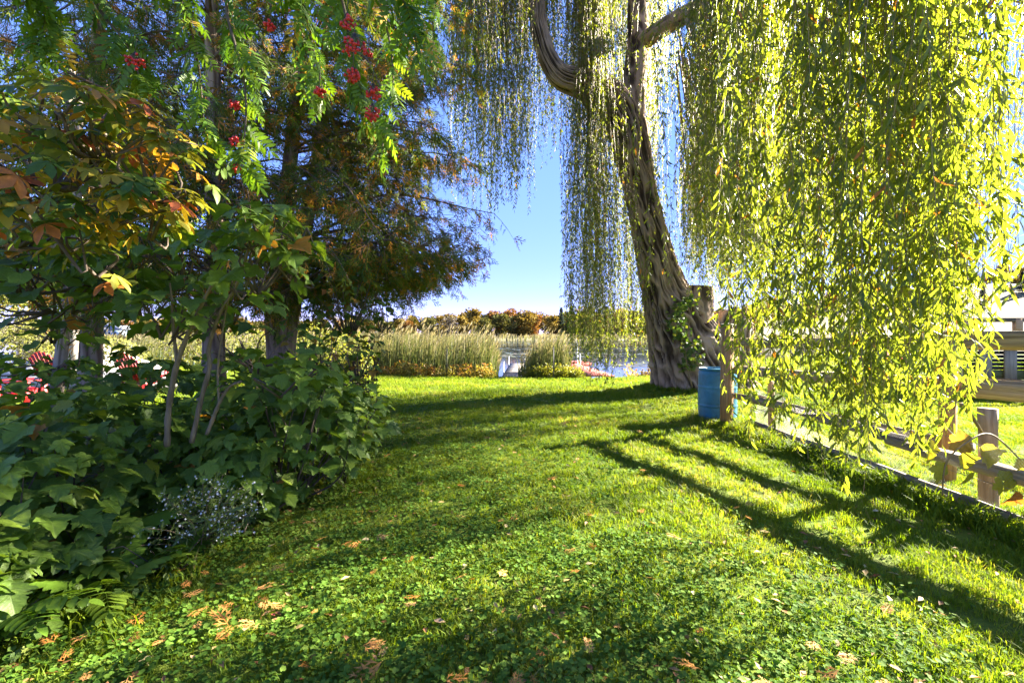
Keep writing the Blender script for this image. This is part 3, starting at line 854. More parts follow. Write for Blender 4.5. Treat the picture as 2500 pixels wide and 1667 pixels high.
def bark_tube(pts, sides, step, flare=None, ridge=.045, freq=34, seed=1.0, vfreq=2.2):
    """pts: x,y,z,radius; radial bark ridges are real relief, tint marks ridge tops"""
    pts = np.array(pts, float)
    Lg = np.sum(np.linalg.norm(np.diff(pts[:, :3], axis=0), axis=1))
    C = spline(pts, max(12, int(Lg / step)))
    P, rr = C[:, :3], C[:, 3]
    Tn, Nn, Bn = path_frames(P)
    s = np.concatenate([[0], np.cumsum(np.linalg.norm(np.diff(P, axis=0), axis=1))])
    a = np.arange(sides) / sides * 2 * np.pi
    S, A = np.meshgrid(s, a, indexing='ij')
    RR = np.repeat(rr[:, None], sides, 1)
    U = A / (2 * np.pi) * freq
    warp = 2.2 * (vnoise(A * 3 / 2, S * 1.6, seed + 5) - .5) + .9 * (vnoise(U * .8, S * 5, seed + 6, period=None) - .5)
    n1 = vnoise(U + warp + S * 1.1, S * vfreq, seed, period=freq)
    rd = (1 - np.abs(2 * n1 - 1)) ** 1.5
    n2 = vnoise(U * 2 + 1.7 * warp, S * vfreq * 3.2, seed + 1, period=freq * 2)
    br = np.clip(.72 * rd + .28 * n2, 0, 1) ** 1.15
    amp = ridge * np.clip(RR / .5, .25, 1.25)
    lump = .06 * RR * (fbm(np.cos(A) * 1.3 + S * .5, np.sin(A) * 1.3 + S * .4, seed + 9) - .5) * 2
    big = 0
    if flare is not None:
        f0, hgt, nl = flare
        big = RR * f0 * np.exp(-S / hgt) * (.35 + .65 * np.cos(A * nl + 1.3 * np.sin(2 * A) + seed) ** 2)
    rad = RR + amp * (br - .6) + lump + big
    V = P[:, None] + rad[..., None] * (np.cos(A)[..., None] * Nn[:, None] + np.sin(A)[..., None] * Bn[:, None])
    T = grid_tris(len(P), sides, True)
    V = V.reshape(-1, 3); n = len(V); k = np.arange(sides); e = (len(P) - 1) * sides
    V = np.concatenate([V, P[-1:] - Tn[-1:] * rr[-1] * .25])
    T = np.concatenate([T, np.stack([np.full(sides, n), e + k, e + (k + 1) % sides], -1)])
    return V, T, np.concatenate([np.clip(1.5 * br - .1, 0, 1).ravel(), [.1]])  # weathered ridge tops stay pale; furrow shade is deepened in the tint colour

def rp(px, py, Y, r):
    return [*at(px, py, Y), r]

WB = np.array([4.70, 11.5, 0.0])
willow = thing("willow_tree", WB, "old leaning weeping willow with ridged bark and long hanging branches", "tree")
main = [rp(1716, 985, 11.5, 1.02), rp(1706, 940, 11.5, 1.0), rp(1692, 890, 11.5, .94), rp(1672, 830, 11.5, .84), rp(1646, 765, 11.4, .66), rp(1622, 705, 11.3, .50), rp(1600, 630, 11.2, .41),
        rp(1580, 540, 11.1, .36), rp(1562, 460, 11.0, .34), rp(1547, 390, 10.9, .38), rp(1531, 320, 10.8, .41), rp(1506, 262, 10.7, .38), rp(1465, 224, 10.6, .33),
        rp(1412, 203, 10.5, .29), rp(1368, 186, 10.4, .24), rp(1336, 138, 10.3, .19), rp(1316, 67, 10.2, .17), rp(1312, 0, 10.1, .15), rp(1322, -110, 10, .12), rp(1290, -260, 9.8, .08)]
main = [[q[0], q[1], q[2], q[3] * 1.08] for q in main]
tk = MB()
off = lambda Vt: (Vt[0] - WB, Vt[1], Vt[2])
tk.add(*off(bark_tube(main, 250, .033, flare=(.52, .42, 3), ridge=.12, freq=54, seed=1.0, vfreq=1.9)))
tk.add(*off(bark_tube([rp(1752, 985, 11.5, .84), rp(1762, 920, 11.5, .70), rp(1772, 850, 11.5, .58), rp(1786, 790, 11.5, .50), rp(1794, 768, 11.5, .40)], 130, .03, flare=(.5, .4, 3), ridge=.10, freq=42, vfreq=1.9, seed=4.0)))
tk.add(*off(bark_tube([rp(1676, 860, 11.3, .46), rp(1690, 790, 11.25, .46), rp(1698, 735, 11.2, .40), rp(1700, 700, 11.2, .36)], 100, .03, ridge=.08, freq=30, vfreq=1.9, seed=6.0)))
tk.build("trunk", m_bark_w, willow, smooth=True)
def limb(pts, sides=40, freq=16, seed=2., ridge=.03):
    mb = MB(); mb.add(*off(bark_tube(pts, sides, .05, ridge=ridge, freq=freq, seed=seed)))
    mb.build("limb", m_bark_w, willow, smooth=True)
LIMBS = [
    [rp(1537, 345, 10.85, .30), rp(1546, 230, 10.9, .30), rp(1558, 100, 11.0, .27), rp(1556, 0, 11.0, .22), rp(1562, -180, 11.2, .16)],
    [rp(1556, 110, 11.0, .20), rp(1690, 30, 9.7, .19), rp(1845, 12, 8.2, .17), rp(2010, -80, 6.6, .14), [3.3, 4.6, 6.2, .10], [2.7, 2.6, 5.3, .05]],
    [rp(1690, 30, 9.7, .15), rp(1900, -150, 9.6, .12), [6.6, 9.0, 9.0, .10], [8.0, 8.0, 8.4, .05]],
    [rp(1314, 60, 10.2, .11), rp(1250, -60, 9.6, .09), [-.6, 9.0, 9.6, .07], [-1.4, 8.6, 9.0, .03]],
    [rp(1562, -180, 11.2, .14), [3.2, 12.5, 11.5, .10], [2.2, 14.0, 11.2, .05]],
    [rp(1562, -170, 11.2, .14), [5.5, 12.5, 12, .10], [7.2, 13.2, 11.0, .05]],
    [rp(1845, 12, 8.2, .12), [5.0, 6.6, 7.2, .09], [5.4, 5.0, 6.6, .05]],
]
for i, l in enumerate(LIMBS):
    limb(l, seed=2. + i)

def strand_set(tops, zb, spacing, leaf_len, rs):
    """hanging shoots: returns stem tubes (as arrays) and leaf placements"""
    pos, dr, nr, sz, sid = [], [], [], [], []
    stems = []
    for i, (tp, b) in enumerate(zip(tops, zb)):
        Ls = tp[2] - b
        n = max(4, int(Ls / spacing))
        t = np.sort(rs.random(n))
        ph = rs.random(4) * 6.28; amp = .034 * Ls ** .7
        def pth(t_):
            zz = tp[2] - Ls * t_
            x = tp[0] + amp * (np.sin(2.3 * t_ * 2 + ph[0]) - np.sin(ph[0])) + .012 * np.sin(zz * 7 + ph[1])
            y = tp[1] + amp * (np.sin(2.1 * t_ * 2 + ph[2]) - np.sin(ph[2])) + .012 * np.sin(zz * 6 + ph[3])
            return np.stack([x, y, zz], -1)
        stems.append(pth(np.linspace(0, 1, max(5, int(Ls / .22)))))
        p = pth(t)
        a = rs.random(n) * 6.28
        dn = rs.uniform(.7, 2.2, n)
        d = np.stack([np.cos(a), np.sin(a), -dn], -1)
        pos.append(p); dr.append(d); nr.append(unit(np.stack([-np.sin(a) * .3 + rs.normal(0, .6, n), np.cos(a) * .3 + rs.normal(0, .6, n), .6 + rs.normal(0, .4, n)], -1)))
        sz.append(leaf_len * rs.uniform(.55, 1.2, n) * (.75 + .25 * (1 - t))); sid.append(np.full(n, i))
    return stems, np.concatenate(pos), np.concatenate(dr), np.concatenate(nr), np.concatenate(sz), np.concatenate(sid)

rs = np.random.default_rng(5)
# near curtain: each bunch of shoots is one hanging branch. columns: photo x, distance, lowest photo y, highest z, shoots
near = []
def bunches(x0, x1, d0, d1, ylow, n, shoots, ztop=None):
    for k in range(n):
        px = rs.uniform(x0, x1); d = rs.uniform(d0, d1)
        yl = np.interp(px, [x0, x1], ylow) + rs.normal(0, 60)
        near.append((px, d, yl, (EYE + 880 * d / FOC + rs.uniform(1.2, 2.6)) if ztop is None else ztop, shoots))
bunches(2200, 2480, 1.9, 2.5, (1010, 680), 13, 5)
bunches(1960, 2250, 2.2, 3.0, (1100, 1090), 14, 5)
bunches(1840, 2420, 2.6, 3.7, (1020, 980), 22, 5)
bunches(1850, 1920, 3.2, 4.6, (900, 960), 6, 5)
bunches(1720, 1850, 4.6, 7.0, (620, 700), 14, 5)
bunches(1690, 1820, 5.0, 7.5, (480, 640), 13, 5)
near += [(1832, 3.9, 1115, 4.6, 3), (1850, 4.2, 1040, 4.6, 3), (1865, 4.4, 960, 4.9, 3), (2085, 2.35, 1215, 3.2, 2), (2250, 2.5, 1110, 3.3, 2), (2320, 2.6, 1060, 3.3, 3), (1945, 3.2, 1120, 3.9, 2), (2160, 2.9, 1150, 3.7, 3),
         (1600, 6.0, 720, 6.2, 3), (1650, 5.6, 790, 6.0, 2)]
allB = []
for bi, (px, d, yl, zt, ns) in enumerate(near):
    c = at(px, yl, d)
    tops = np.stack([c[0] + rs.normal(0, .055 * d / 4 + .025, ns), np.full(ns, d) + rs.normal(0, .07, ns), np.full(ns, zt) + rs.normal(0, .3, ns)], -1)
    zb = np.maximum(.22, c[2] + np.abs(rs.normal(0, .38, ns)) * d / 4)
    if (tops[:, 2] < zb + .3).any(): tops[:, 2] = np.maximum(tops[:, 2], zb + .5)
    sp = .034 if d < 4.5 else .042
    allB.append((bi, d, strand_set(tops, zb, sp, .112, rs)))
# the three hundred willow leaves that show largest are sub-parts
cand = []
for j, (bi, d, S_) in enumerate(allB):
    x, y, dd = project(S_[1])
    s = np.where((x > 0) & (x < 2500) & (y > 0) & (y < 1667), S_[4] / dd, 0)
    cand += [(float(v), j, i) for i, v in enumerate(s) if v > .028]
cand.sort(reverse=True); cand = cand[:300]
own = {}
for v, j, i in cand: own.setdefault(j, set()).add(i)
wl_data = [mk_mesh("leaf", P[0], P[1], m_willow) for P in WILLOW]
for j, (bi, d, (stems, pos, dr, nr, sz, sid)) in enumerate(allB):
    o = np.array([pos[:, 0].mean(), pos[:, 1].mean(), stems[0][0, 2]])
    mb = MB()
    for st in stems:
        mb.tube(st - o, np.linspace(.0030, .0012, len(st)), 4, mi=1, caps=False)
    rot = frames(dr, nr); n = len(pos); tint = np.clip(rs.normal(.45, .2, n), 0, .9); tint[rs.random(n) < .012] = 1.0
    which = rs.integers(0, 4, n)
    mine = np.array(sorted(own.get(j, ())), int)
    k = np.ones(n, bool); k[mine] = False
    for q in range(4):
        s = np.where(k & (which == q))[0]
        if len(s): mb.add(*place(WILLOW[q], pos[s] - o, rot[s], sz[s], tint[s]))
    hb = mb.build("hanging_branch", [m_willow, m_twig_w], willow)
    hb.location = Vector(o - WB)
    for i in mine:
        lf = bpy.data.objects.new("leaf", wl_data[which[i]])
        M = Matrix.Identity(4)
        for a in range(3):
            for b_ in range(3): M[a][b_] = rot[i, a, b_] * sz[i]
            M[a][3] = pos[i, a] - o[a]
        lf.parent = hb; lf.matrix_local = M; lf["tint"] = float(tint[i]); COL.objects.link(lf)

# the rest of the crown, farther away
far_b = []
def fb(x0, x1, d0, d1, ylo0, ylo1, n, jit=40, ns=5, top=None):
    for k in range(n):
        px = rs.uniform(x0, x1)
        far_b.append((px, rs.uniform(d0, d1), np.interp(px, [x0, x1], (ylo0, ylo1)) + rs.normal(0, jit), ns, top))
fb(1105, 1190, 9.5, 11.5, 480, 580, 13, 50)
fb(1150, 1215, 8.5, 10, 430, 480, 12, 60)
fb(1215, 1270, 9, 10.5, 440, 460, 12, 45, 6)
fb(1240, 1255, 9.2, 9.5, 490, 500, 3, 10, 6)
fb(1270, 1400, 10.7, 12.2, 400, 310, 20, 40)
fb(1060, 1180, 8.5, 11.5, 250, 330, 20, 60)
fb(1180, 1300, 8.8, 12, 170, 190, 16, 60)
fb(1300, 1440, 10.7, 12.4, 170, 190, 14, 60)
fb(1405, 1480, 10.0, 12.2, 840, 900, 26, 50)
fb(1405, 1440, 10.2, 11.2, 880, 890, 8, 30, 6)
fb(1455, 1490, 9.4, 10.2, 935, 955, 7, 20, 5)
fb(1480, 1590, 11.8, 13.5, 870, 850, 20, 30)
fb(1530, 1570, 10.5, 12.0, 860, 870, 8, 20)
fb(1450, 1640, 11.4, 12.6, 130, 260, 12, 60)
fb(1800, 2330, 5.8, 7.6, 620, 640, 30, 40, top=5.2)
fb(1680, 2050, 8.0, 11.5, 690, 720, 34, 30, top=5.4)
fb(1700, 1880, 7.0, 9.0, 650, 690, 34, 25, top=5.4)
fb(1760, 2120, 4.6, 6.0, 430, 490, 26, 40)
fb(1670, 1800, 8.5, 13.5, 640, 720, 44, 60, top=6.2)
fb(1760, 2440, 9.5, 13.0, 740, 730, 34, 50, top=5.6)
fb(1600, 2100, 8.0, 12.0, 230, 430, 22, 90)
# right side of the crown
for k in range(50):
    X, Y = rs.uniform(5.2, 9.0), rs.uniform(7.0, 11.8)
    far_b.append((1250 + X / Y * FOC, Y, 815 - (rs.uniform(3.6, 4.3) - EYE) / Y * FOC, 6, rs.uniform(6.4, 7.8)))
# upper crown above the frame
for k in range(12):
    a = rs.random() * 6.28; q = 4.6 * math.sqrt(rs.random())
    X, Y = 3.6 + q * math.cos(a) * .9, 10.6 + q * math.sin(a)
    far_b.append((1250 + X / Y * FOC, Y, 815 - (rs.uniform(5.5, 8.0) - EYE) / Y * FOC, 4, rs.uniform(10, 12.5)))
stemB = MB(); Pp, Dd, Nn_, Sz, Tt = [], [], [], [], []
for (px, d, yl, ns, top) in far_b:
    c = at(px, yl, d)
    zt = top + rs.normal(0, .4) if top else EYE + 860 * d / FOC + rs.uniform(.2, 1.6)
    tops = np.stack([c[0] + rs.normal(0, .10, ns), d + rs.normal(0, .15, ns), zt + rs.normal(0, .3, ns)], -1)
    zb = np.maximum(.35, c[2] + np.abs(rs.normal(0, .38, ns)))
    zb = np.minimum(zb, tops[:, 2] - .6)
    st, p, dr, nr, sz, sid = strand_set(tops, zb, .055, .104, rs)
    for q in st: stemB.tube(q[::3] - WB, np.linspace(.006, .0015, len(q[::3])), 3, caps=False)
    # a thin branch ties the shoots together and leads up towards the crown
    top_c = tops.mean(0); tgt = np.array([3.6, 10.8, 9.0])
    stemB.tube(spline([tops[0], top_c + [0, 0, .25], top_c + (tgt - top_c) * .35 + [0, 0, .8]], 6) - WB, [.008, .010, .013, .016, .02, .025], 4)
    Pp.append(p); Dd.append(dr); Nn_.append(nr); Sz.append(sz)
    Tt.append(np.clip(rs.normal(.5 + rs.normal(0, .1), .18, len(p)), 0, .93))
Pp, Dd, Nn_, Sz, Tt = map(np.concatenate, (Pp, Dd, Nn_, Sz, Tt))
Tt[rs.random(len(Tt)) < .01] = 1.0
mb = MB(); mb.add(*place((DIAMOND[0] * [1.2, 1, 1], DIAMOND[1]), Pp - WB, frames(Dd, Nn_), Sz * 1.1, Tt))
mb.build("crown", m_willow, willow, kind="stuff")
stemB.build("twigs", m_twig_w, willow, kind="stuff")
# thin branches that carry the near curtain
cb = MB()
for j, (bi, d, S_) in enumerate(allB):
    tp = np.array([s[0] for s in S_[0]]); c = tp.mean(0)
    tgt = np.array([np.interp(d, [2, 5, 8], [2.6, 3.4, 4.9]), d + 1.2, 6.4])
    cb.tube(spline([tp[0], c + [0, 0, .2], lerp(c, tgt, .5) + [0, 0, .3], tgt], 7) - WB, np.linspace(.006, .022, 7), 5)
    for q in tp[1:]:
        cb.tube(np.array([q, c + [0, 0, .2]]) - WB, [.004, .006], 4)
cb.build("branchlets", m_twig_w, willow, kind="stuff")

# creeper on the trunk
m_creep = leaf_mat("creeper_leaf", [(0, (.045, .09, .014)), (.6, (.09, .14, .02)), (1, (.2, .2, .03))], trans=.4)
cv = thing("ivy_vine", at(1680, 880, 10.6), "green leafy creeper climbing the willow trunk", "vine")
co = np.array(cv.location)
n = 280
u = rng.random(n); px = 1672 + 26 * (rng.normal(0, .5, n)) + 22 * np.sin(u * 7); py = 905 - u * 185
pos = np.stack([(px - 1250) / FOC * 10.45, 10.45 + rng.normal(0, .10, n), EYE - (py - 815) / FOC * 10.45], -1)
d = np.stack([rng.normal(0, .6, n), rng.normal(-.3, .3, n), rng.normal(-.6, .4, n)], -1)
sm = MB(); sm.tube(spline([at(1690, 945, 10.4), at(1675, 880, 10.45), at(1680, 810, 10.6), at(1690, 740, 10.75)], 12) - co, np.linspace(.02, .006, 12), 5)
sm.build("stem", m_twig_w, cv)
foliage(cv, [PALM[0], LOBED[0]], pos, frames(d, np.tile([0, -1., .5], (n, 1)) + rng.normal(0, .4, (n, 3))), rng.uniform(.06, .12, n), rng.random(n), m_creep, 120, origin=co)

# ================================================================== BLUE BARREL
BAR = np.array([3.36, 7.45, 0.0]); BAR[2] = float(ground_z(BAR[0], BAR[1])) - .01
m_blue, N, L, b = new_mat("barrel_blue")
tc = N.new("ShaderNodeTexCoord"); nz = N.new("ShaderNodeTexNoise"); nz.inputs["Scale"].default_value = 3.2; nz.inputs["Detail"].default_value = 8; nz.inputs["Roughness"].default_value = .65
L.new(tc.outputs["Object"], nz.inputs["Vector"])
r = ramp(N, [(.28, (.06, .09, .08)), (.40, (.025, .13, .19)), (.55, (.03, .18, .28)), (.72, (.08, .26, .36))]); L.new(nz.outputs["Fac"], r.inputs[0]); L.new(r.outputs[0], b.inputs["Base Color"])
b.inputs["Roughness"].default_value = .42
bp = N.new("ShaderNodeBump"); bp.inputs["Strength"].default_value = .06; L.new(nz.outputs["Fac"], bp.inputs["Height"]); L.new(bp.outputs[0], b.inputs["Normal"])
m_cap = plain_mat("barrel_cap", (.5, .5, .48), (.3, .3, .3), 20, .5)
brl = thing("plastic_barrel", BAR, "blue plastic barrel standing behind the square wooden post", "barrel")
Hb = .90; Rb = .295
prof = [(.0, .004), (Rb * .80, .004), (Rb * .90, .03), (Rb * .96, .10)]
for z in np.linspace(.13, .80, 40):
    g = sum(math.exp(-((z - q) / .011) ** 2) for q in (.30, .60)) * .010 - sum(math.exp(-((z - q) / .012) ** 2) for q in (.278, .322, .578, .622)) * .003
    prof.append((Rb * (.97 + .03 * math.sin(math.pi * z / Hb)) + g, z))
prof += [(Rb * .965, .83), (Rb * .93, .855), (Rb * .90, .862), (Rb * .90, .868)]
mb = MB(); mb.lathe(prof, 56); mb.build("body", m_blue, brl, smooth=True)
mb = MB(); mb.lathe([(Rb * .90, .862), (Rb * .945, .866), (Rb * .965, .878), (Rb * .965, .893), (Rb * .945, .902), (Rb * .915, .900), (Rb * .905, .885), (Rb * .895, .872)], 56); mb.build("rim", m_blue, brl, smooth=True)
mb = MB(); mb.lathe([(Rb * .90, .872), (Rb * .6, .878), (0.001, .880)], 56); mb.build("lid", m_blue, brl, smooth=True)
for a in (2.6, 5.6):
    mb = MB(); mb.lathe([(.036, .872), (.036, .892), (.030, .896), (.001, .896)], 18, (.19 * math.cos(a), .19 * math.sin(a), 0)); mb.build("bung", m_cap, brl)

# ================================================================== SPLIT RAIL FENCE
m_cedar_post = wood_mat("post_timber", (.26, .13, .045), (.46, .27, .11), axis=2, scale=16, stretch=.05, bump=.3)
m_rail = wood_mat("weathered_rail", (.20, .155, .085), (.44, .36, .23), axis=0, scale=16, stretch=.05, bump=.9)
m_grey = wood_mat("grey_timber", (.12, .095, .075), (.27, .23, .19), axis=0, scale=14, stretch=.05, bump=.6)
m_capg = wood_mat("post_cap_wood", (.12, .12, .08), (.25, .24, .17), axis=0, scale=14, stretch=.2)

def split_rail(Lr, w, h, seed, n=34, k=26, taper=.75):
    """irregular split log along +X with cracks along the grain"""
    r = np.random.default_rng(seed)
    xs = np.linspace(0, Lr, n); a = np.arange(k) / k * 2 * np.pi
    base = 1 + .22 * r.normal(size=k) * .6
    base = (base + np.roll(base, 1)) / 2
    crack = np.zeros(k); crack[r.choice(k, 8, replace=False)] = -.22
    X, A = np.meshgrid(xs, a, indexing='ij')
    nn = fbm(X * 1.3 + seed, np.repeat((np.arange(k) * 1.7)[None], n, 0), seed, 2) - .5
    rad = base[None] + crack[None] * (.4 + 1.2 * vnoise(X * .8, A * 0 + 3, seed)) + .28 * nn
    end = np.where((xs < .25) | (xs > Lr - .25), taper, 1.0)
    sq = 1 / np.maximum(np.abs(np.cos(A)), np.abs(np.sin(A))) ** .45
    yy = rad * sq * np.cos(A) * w / 2 * end[:, None]; zz = rad * sq * np.sin(A) * h / 2 * end[:, None]
    zz += .008 * np.sin(X * 2.1 + seed) + .004 * np.sin(X * 7 + seed); yy += .006 * np.sin(X * 1.7 + seed * 2)
    V = np.stack([X, yy, zz], -1).reshape(-1, 3); T = grid_tris(n, k, True)
    c0 = len(V); V = np.concatenate([V, [[0, 0, 0], [Lr, 0, 0]]]); q = np.arange(k); e = (n - 1) * k
    T = np.concatenate([T, np.stack([np.full(k, c0), (q + 1) % k, q], -1), np.stack([np.full(k, c0 + 1), e + q, e + (q + 1) % k], -1)])
    return V, T

def rail_obj(parent, a, b, w, h, seed, mat, name="rail"):
    a = np.array(a, float); b = np.array(b, float); d = b - a; Lr = np.linalg.norm(d)
    V, T = split_rail(Lr, w, h, seed, n=max(14, int(Lr * 18)))
    o = link(name, mk_mesh(name, V, T, mat), parent)
    x = Vector(d / Lr); y = Vector((0, 0, 1)).cross(x).normalized(); z = x.cross(y)
    M = Matrix((x, y, z)).transposed().to_4x4()
    M.translation = Vector(a) - parent.location
    o.matrix_local = M
    return o

def gz(p): return float(ground_z(p[0], p[1]))
P0 = np.array([3.26, 6.92]); D = np.array([1.14, -2.84])
fence = thing("split_rail_fence", (P0[0], P0[1], gz(P0)), "split rail fence with heavy weathered rails and square post beside barrel", "fence")
def square_post(parent, p, h, w, rz, cap=True):
    mb = MB(); mb.bevbox((0, 0, h / 2 - .15), (w, w, h + .3), .012, axis=2)
    o = mb.build("post", m_cedar_post, parent); o.location = (p[0] - parent.location.x, p[1] - parent.location.y, 0); o.rotation_euler = (R(.6), 0, rz)
    if cap:
        c = MB(); c.bevbox((0, 0, h + .012), (w + .035, w + .035, .024), .006)
        c.add([(w*.5, w*.5, h+.025), (-w*.5, w*.5, h+.025), (-w*.5, -w*.5, h+.025), (w*.5, -w*.5, h+.025), (0, 0, h + .045)], [(0, 1, 4), (1, 2, 4), (2, 3, 4), (3, 0, 4)])
        c.build("post_cap", m_capg, o)
square_post(fence, P0, 1.56, .14, R(28))
P1 = P0 + D * .87
square_post(fence, P1, 1.46, .11, R(20), False)
P2 = P0 + D * 1.75
square_post(fence, P2, 1.50, .135, R(20), False)
nrm2 = np.array([D[1], -D[0]]) / np.linalg.norm(D) * -1      # away from the camera side
def rl(t0, t1, z0, z1, w, h, seed, offn=.0):
    a = P0 + D * t0 + nrm2 * offn; b2 = P0 + D * t1 + nrm2 * offn
    rail_obj(fence, (*a, z0), (*b2, z1), w, h, seed, m_rail)
rl(-.07, .92, 1.30, 1.36, .12, .15, 1, .10)
rl(-.05, .94, .90, .93, .13, .13, 2, .10)
rl(.82, 1.85, 1.40, 1.40, .15, .17, 3, .13)
rl(.80, 1.85, .95, .93, .16, .20, 4, .13)
rl(.02, .92, .50, .36, .12, .12, 7, .10)

# ================================================================== LOW GARDEN FENCE WITH WIRE MESH
gf = thing("garden_fence", (3.68, 5.0, 0.0), "low garden fence of wire netting on round stakes above a bottom board", "fence")
m_round = wood_mat("round_stake", (.28, .17, .085), (.48, .33, .19), axis=2, scale=18, stretch=.06, bump=.5)
def stake(p, h, r0, lean=(0, 0)):
    mb = MB(); z = np.linspace(-.15, h, 8)
    mb.tube(np.stack([lean[0] * z, lean[1] * z, z], -1), r0 * (1 + .05 * np.sin(z * 9)), 14)
    o = mb.build("stake", m_round, gf, smooth=False); o.location = (p[0] - gf.location.x, p[1] - gf.location.y, gz(p))
stake((3.98, 3.80), .82, .062, (.01, .02)); stake((3.74, 6.55), .76, .045, (-.01, .02)); stake((4.05, 2.2), .8, .06)
V, T = split_rail(3.55, .055, .155, 11, n=60, k=12, taper=1.0)
o = link("bottom_board", mk_mesh("bottom_board", V, T, m_grey), gf)
o.location = (3.70 - 3.68, 3.18 - 5.0, .062); o.rotation_euler = (0, R(-.5), R(91.5))
rail_obj(gf, (4.02, 2.1, .36), (3.80, 4.6, .37), .10, .11, 21, m_rail)
rail_obj(gf, (3.82, 4.4, .42), (3.70, 7.1, .47), .05, .12, 22, m_grey)
# wire netting: two families of thin wires, sagging to the board
m_wire = plain_mat("galvanised_wire", (.22, .20, .18), (.12, .10, .09), 30, .6, .3, 0)
def netting(u0, u1, h, step, seed):
    mb = MB(); Lu = u1 - u0
    def surf(u, v):
        s = .06 * np.sin(u * 2.7 + seed) + .05 * np.sin(u * 5.1) * v
        return np.stack([3.76 - .10 * (1 - v) + s * (.3 + v) + .05 * (1 - v) ** 2, u, .03 + h * v * (1 + .12 * np.sin(u * 1.9 + seed))], -1)
    w = .0015
    for fam in (1, -1):
        for c in np.arange(u0 - h, u1 + h, step):
            v = np.linspace(0, 1, 18); u = c + fam * v * h * .9
            k = (u > u0) & (u < u1)
            if k.sum() < 3: continue
            p = surf(u[k], v[k]); n = len(p)
            side = np.array([w, w, 0]); q = np.concatenate([p - side, p + side])
            i = np.arange(n - 1)
            mb.add(q, np.concatenate([np.stack([i, i + 1, n + i], -1), np.stack([i + 1, n + i + 1, n + i], -1)]))
    for v0 in (0, .5, 1):
        u = np.linspace(u0, u1, 90); mb.tube(surf(u, np.full(90, v0)), .0022, 4, caps=False)
    return mb
nm = netting(2.6, 7.0, .50, .022, 1.3)
nm.V = [v - np.array(gf.location) for v in nm.V]
nm.build("wire_netting", m_wire, gf, kind="stuff")

# yellow vine leaves on the netting
m_vine = leaf_mat("vine_leaf_yellow", [(0, (.22, .24, .03)), (.6, (.42, .38, .05)), (.9, (.5, .4, .1)), (1, (.32, .12, .03))], trans=.5, rough=.5, tcol=(1.3, 1.2, .4))
vn = thing("grape_vine", (3.62, 3.7, 0), "withered vine with big yellow leaves on the wire netting", "vine")
vo = np.array(vn.location)
vp = np.array([at(2372, 1155, 3.4), at(2345, 1110, 3.45), at(2455, 1150, 3.5), at(2480, 1200, 3.4), at(2395, 1090, 3.55), at(2300, 1130, 3.5), at(2335, 1060, 3.6), at(2440, 1165, 3.3), at(2490, 1120, 3.5), at(2265, 1075, 3.7)])
n = len(vp)
mb = MB()
mb.tube(spline([at(2300, 1210, 3.5), at(2310, 1130, 3.5), at(2360, 1080, 3.5), at(2420, 1060, 3.55), at(2500, 1130, 3.5)], 24) - vo, .006, 5)
mb.tube(spline([at(2345, 985, 3.55), at(2375, 1020, 3.55), at(2400, 1060, 3.6)], 10) - vo, [.016, .016, .015, .015, .014, .013, .012, .011, .01, .009], 6)
mb.build("stem", m_twig_w, vn)
foliage(vn, LOBED, vp, frames(np.stack([rng.normal(0, .4, n), rng.normal(0, .3, n), -np.ones(n)], -1), np.tile([.1, -1, .35], (n, 1)) + rng.normal(0, .3, (n, 3))), rng.uniform(.13, .2, n), np.array([.2, .5, .1, 1., .7, .4, .95, .3, .2, .6]), m_vine, 50, origin=vo)

# ================================================================== CEDARS
m_bark_c = bark_mat("cedar_bark", (.15, .10, .07), (.36, .27, .20), scale=11, stretch=.09, bump=.6)
m_ctwig = plain_mat("cedar_twig", (.16, .11, .075), (.09, .06, .04), 5, .9, 0, 0)
m_cedar = leaf_mat("cedar_spray", [(0, (.055, .10, .016)), (.35, (.10, .15, .02)), (.62, (.15, .18, .025)), (.74, (.26, .18, .03)), (.86, (.40, .18, .03)), (1, (.52, .25, .06))], trans=.5, rough=.6, spec=.2, tcol=(1.6, 1.4, .5))

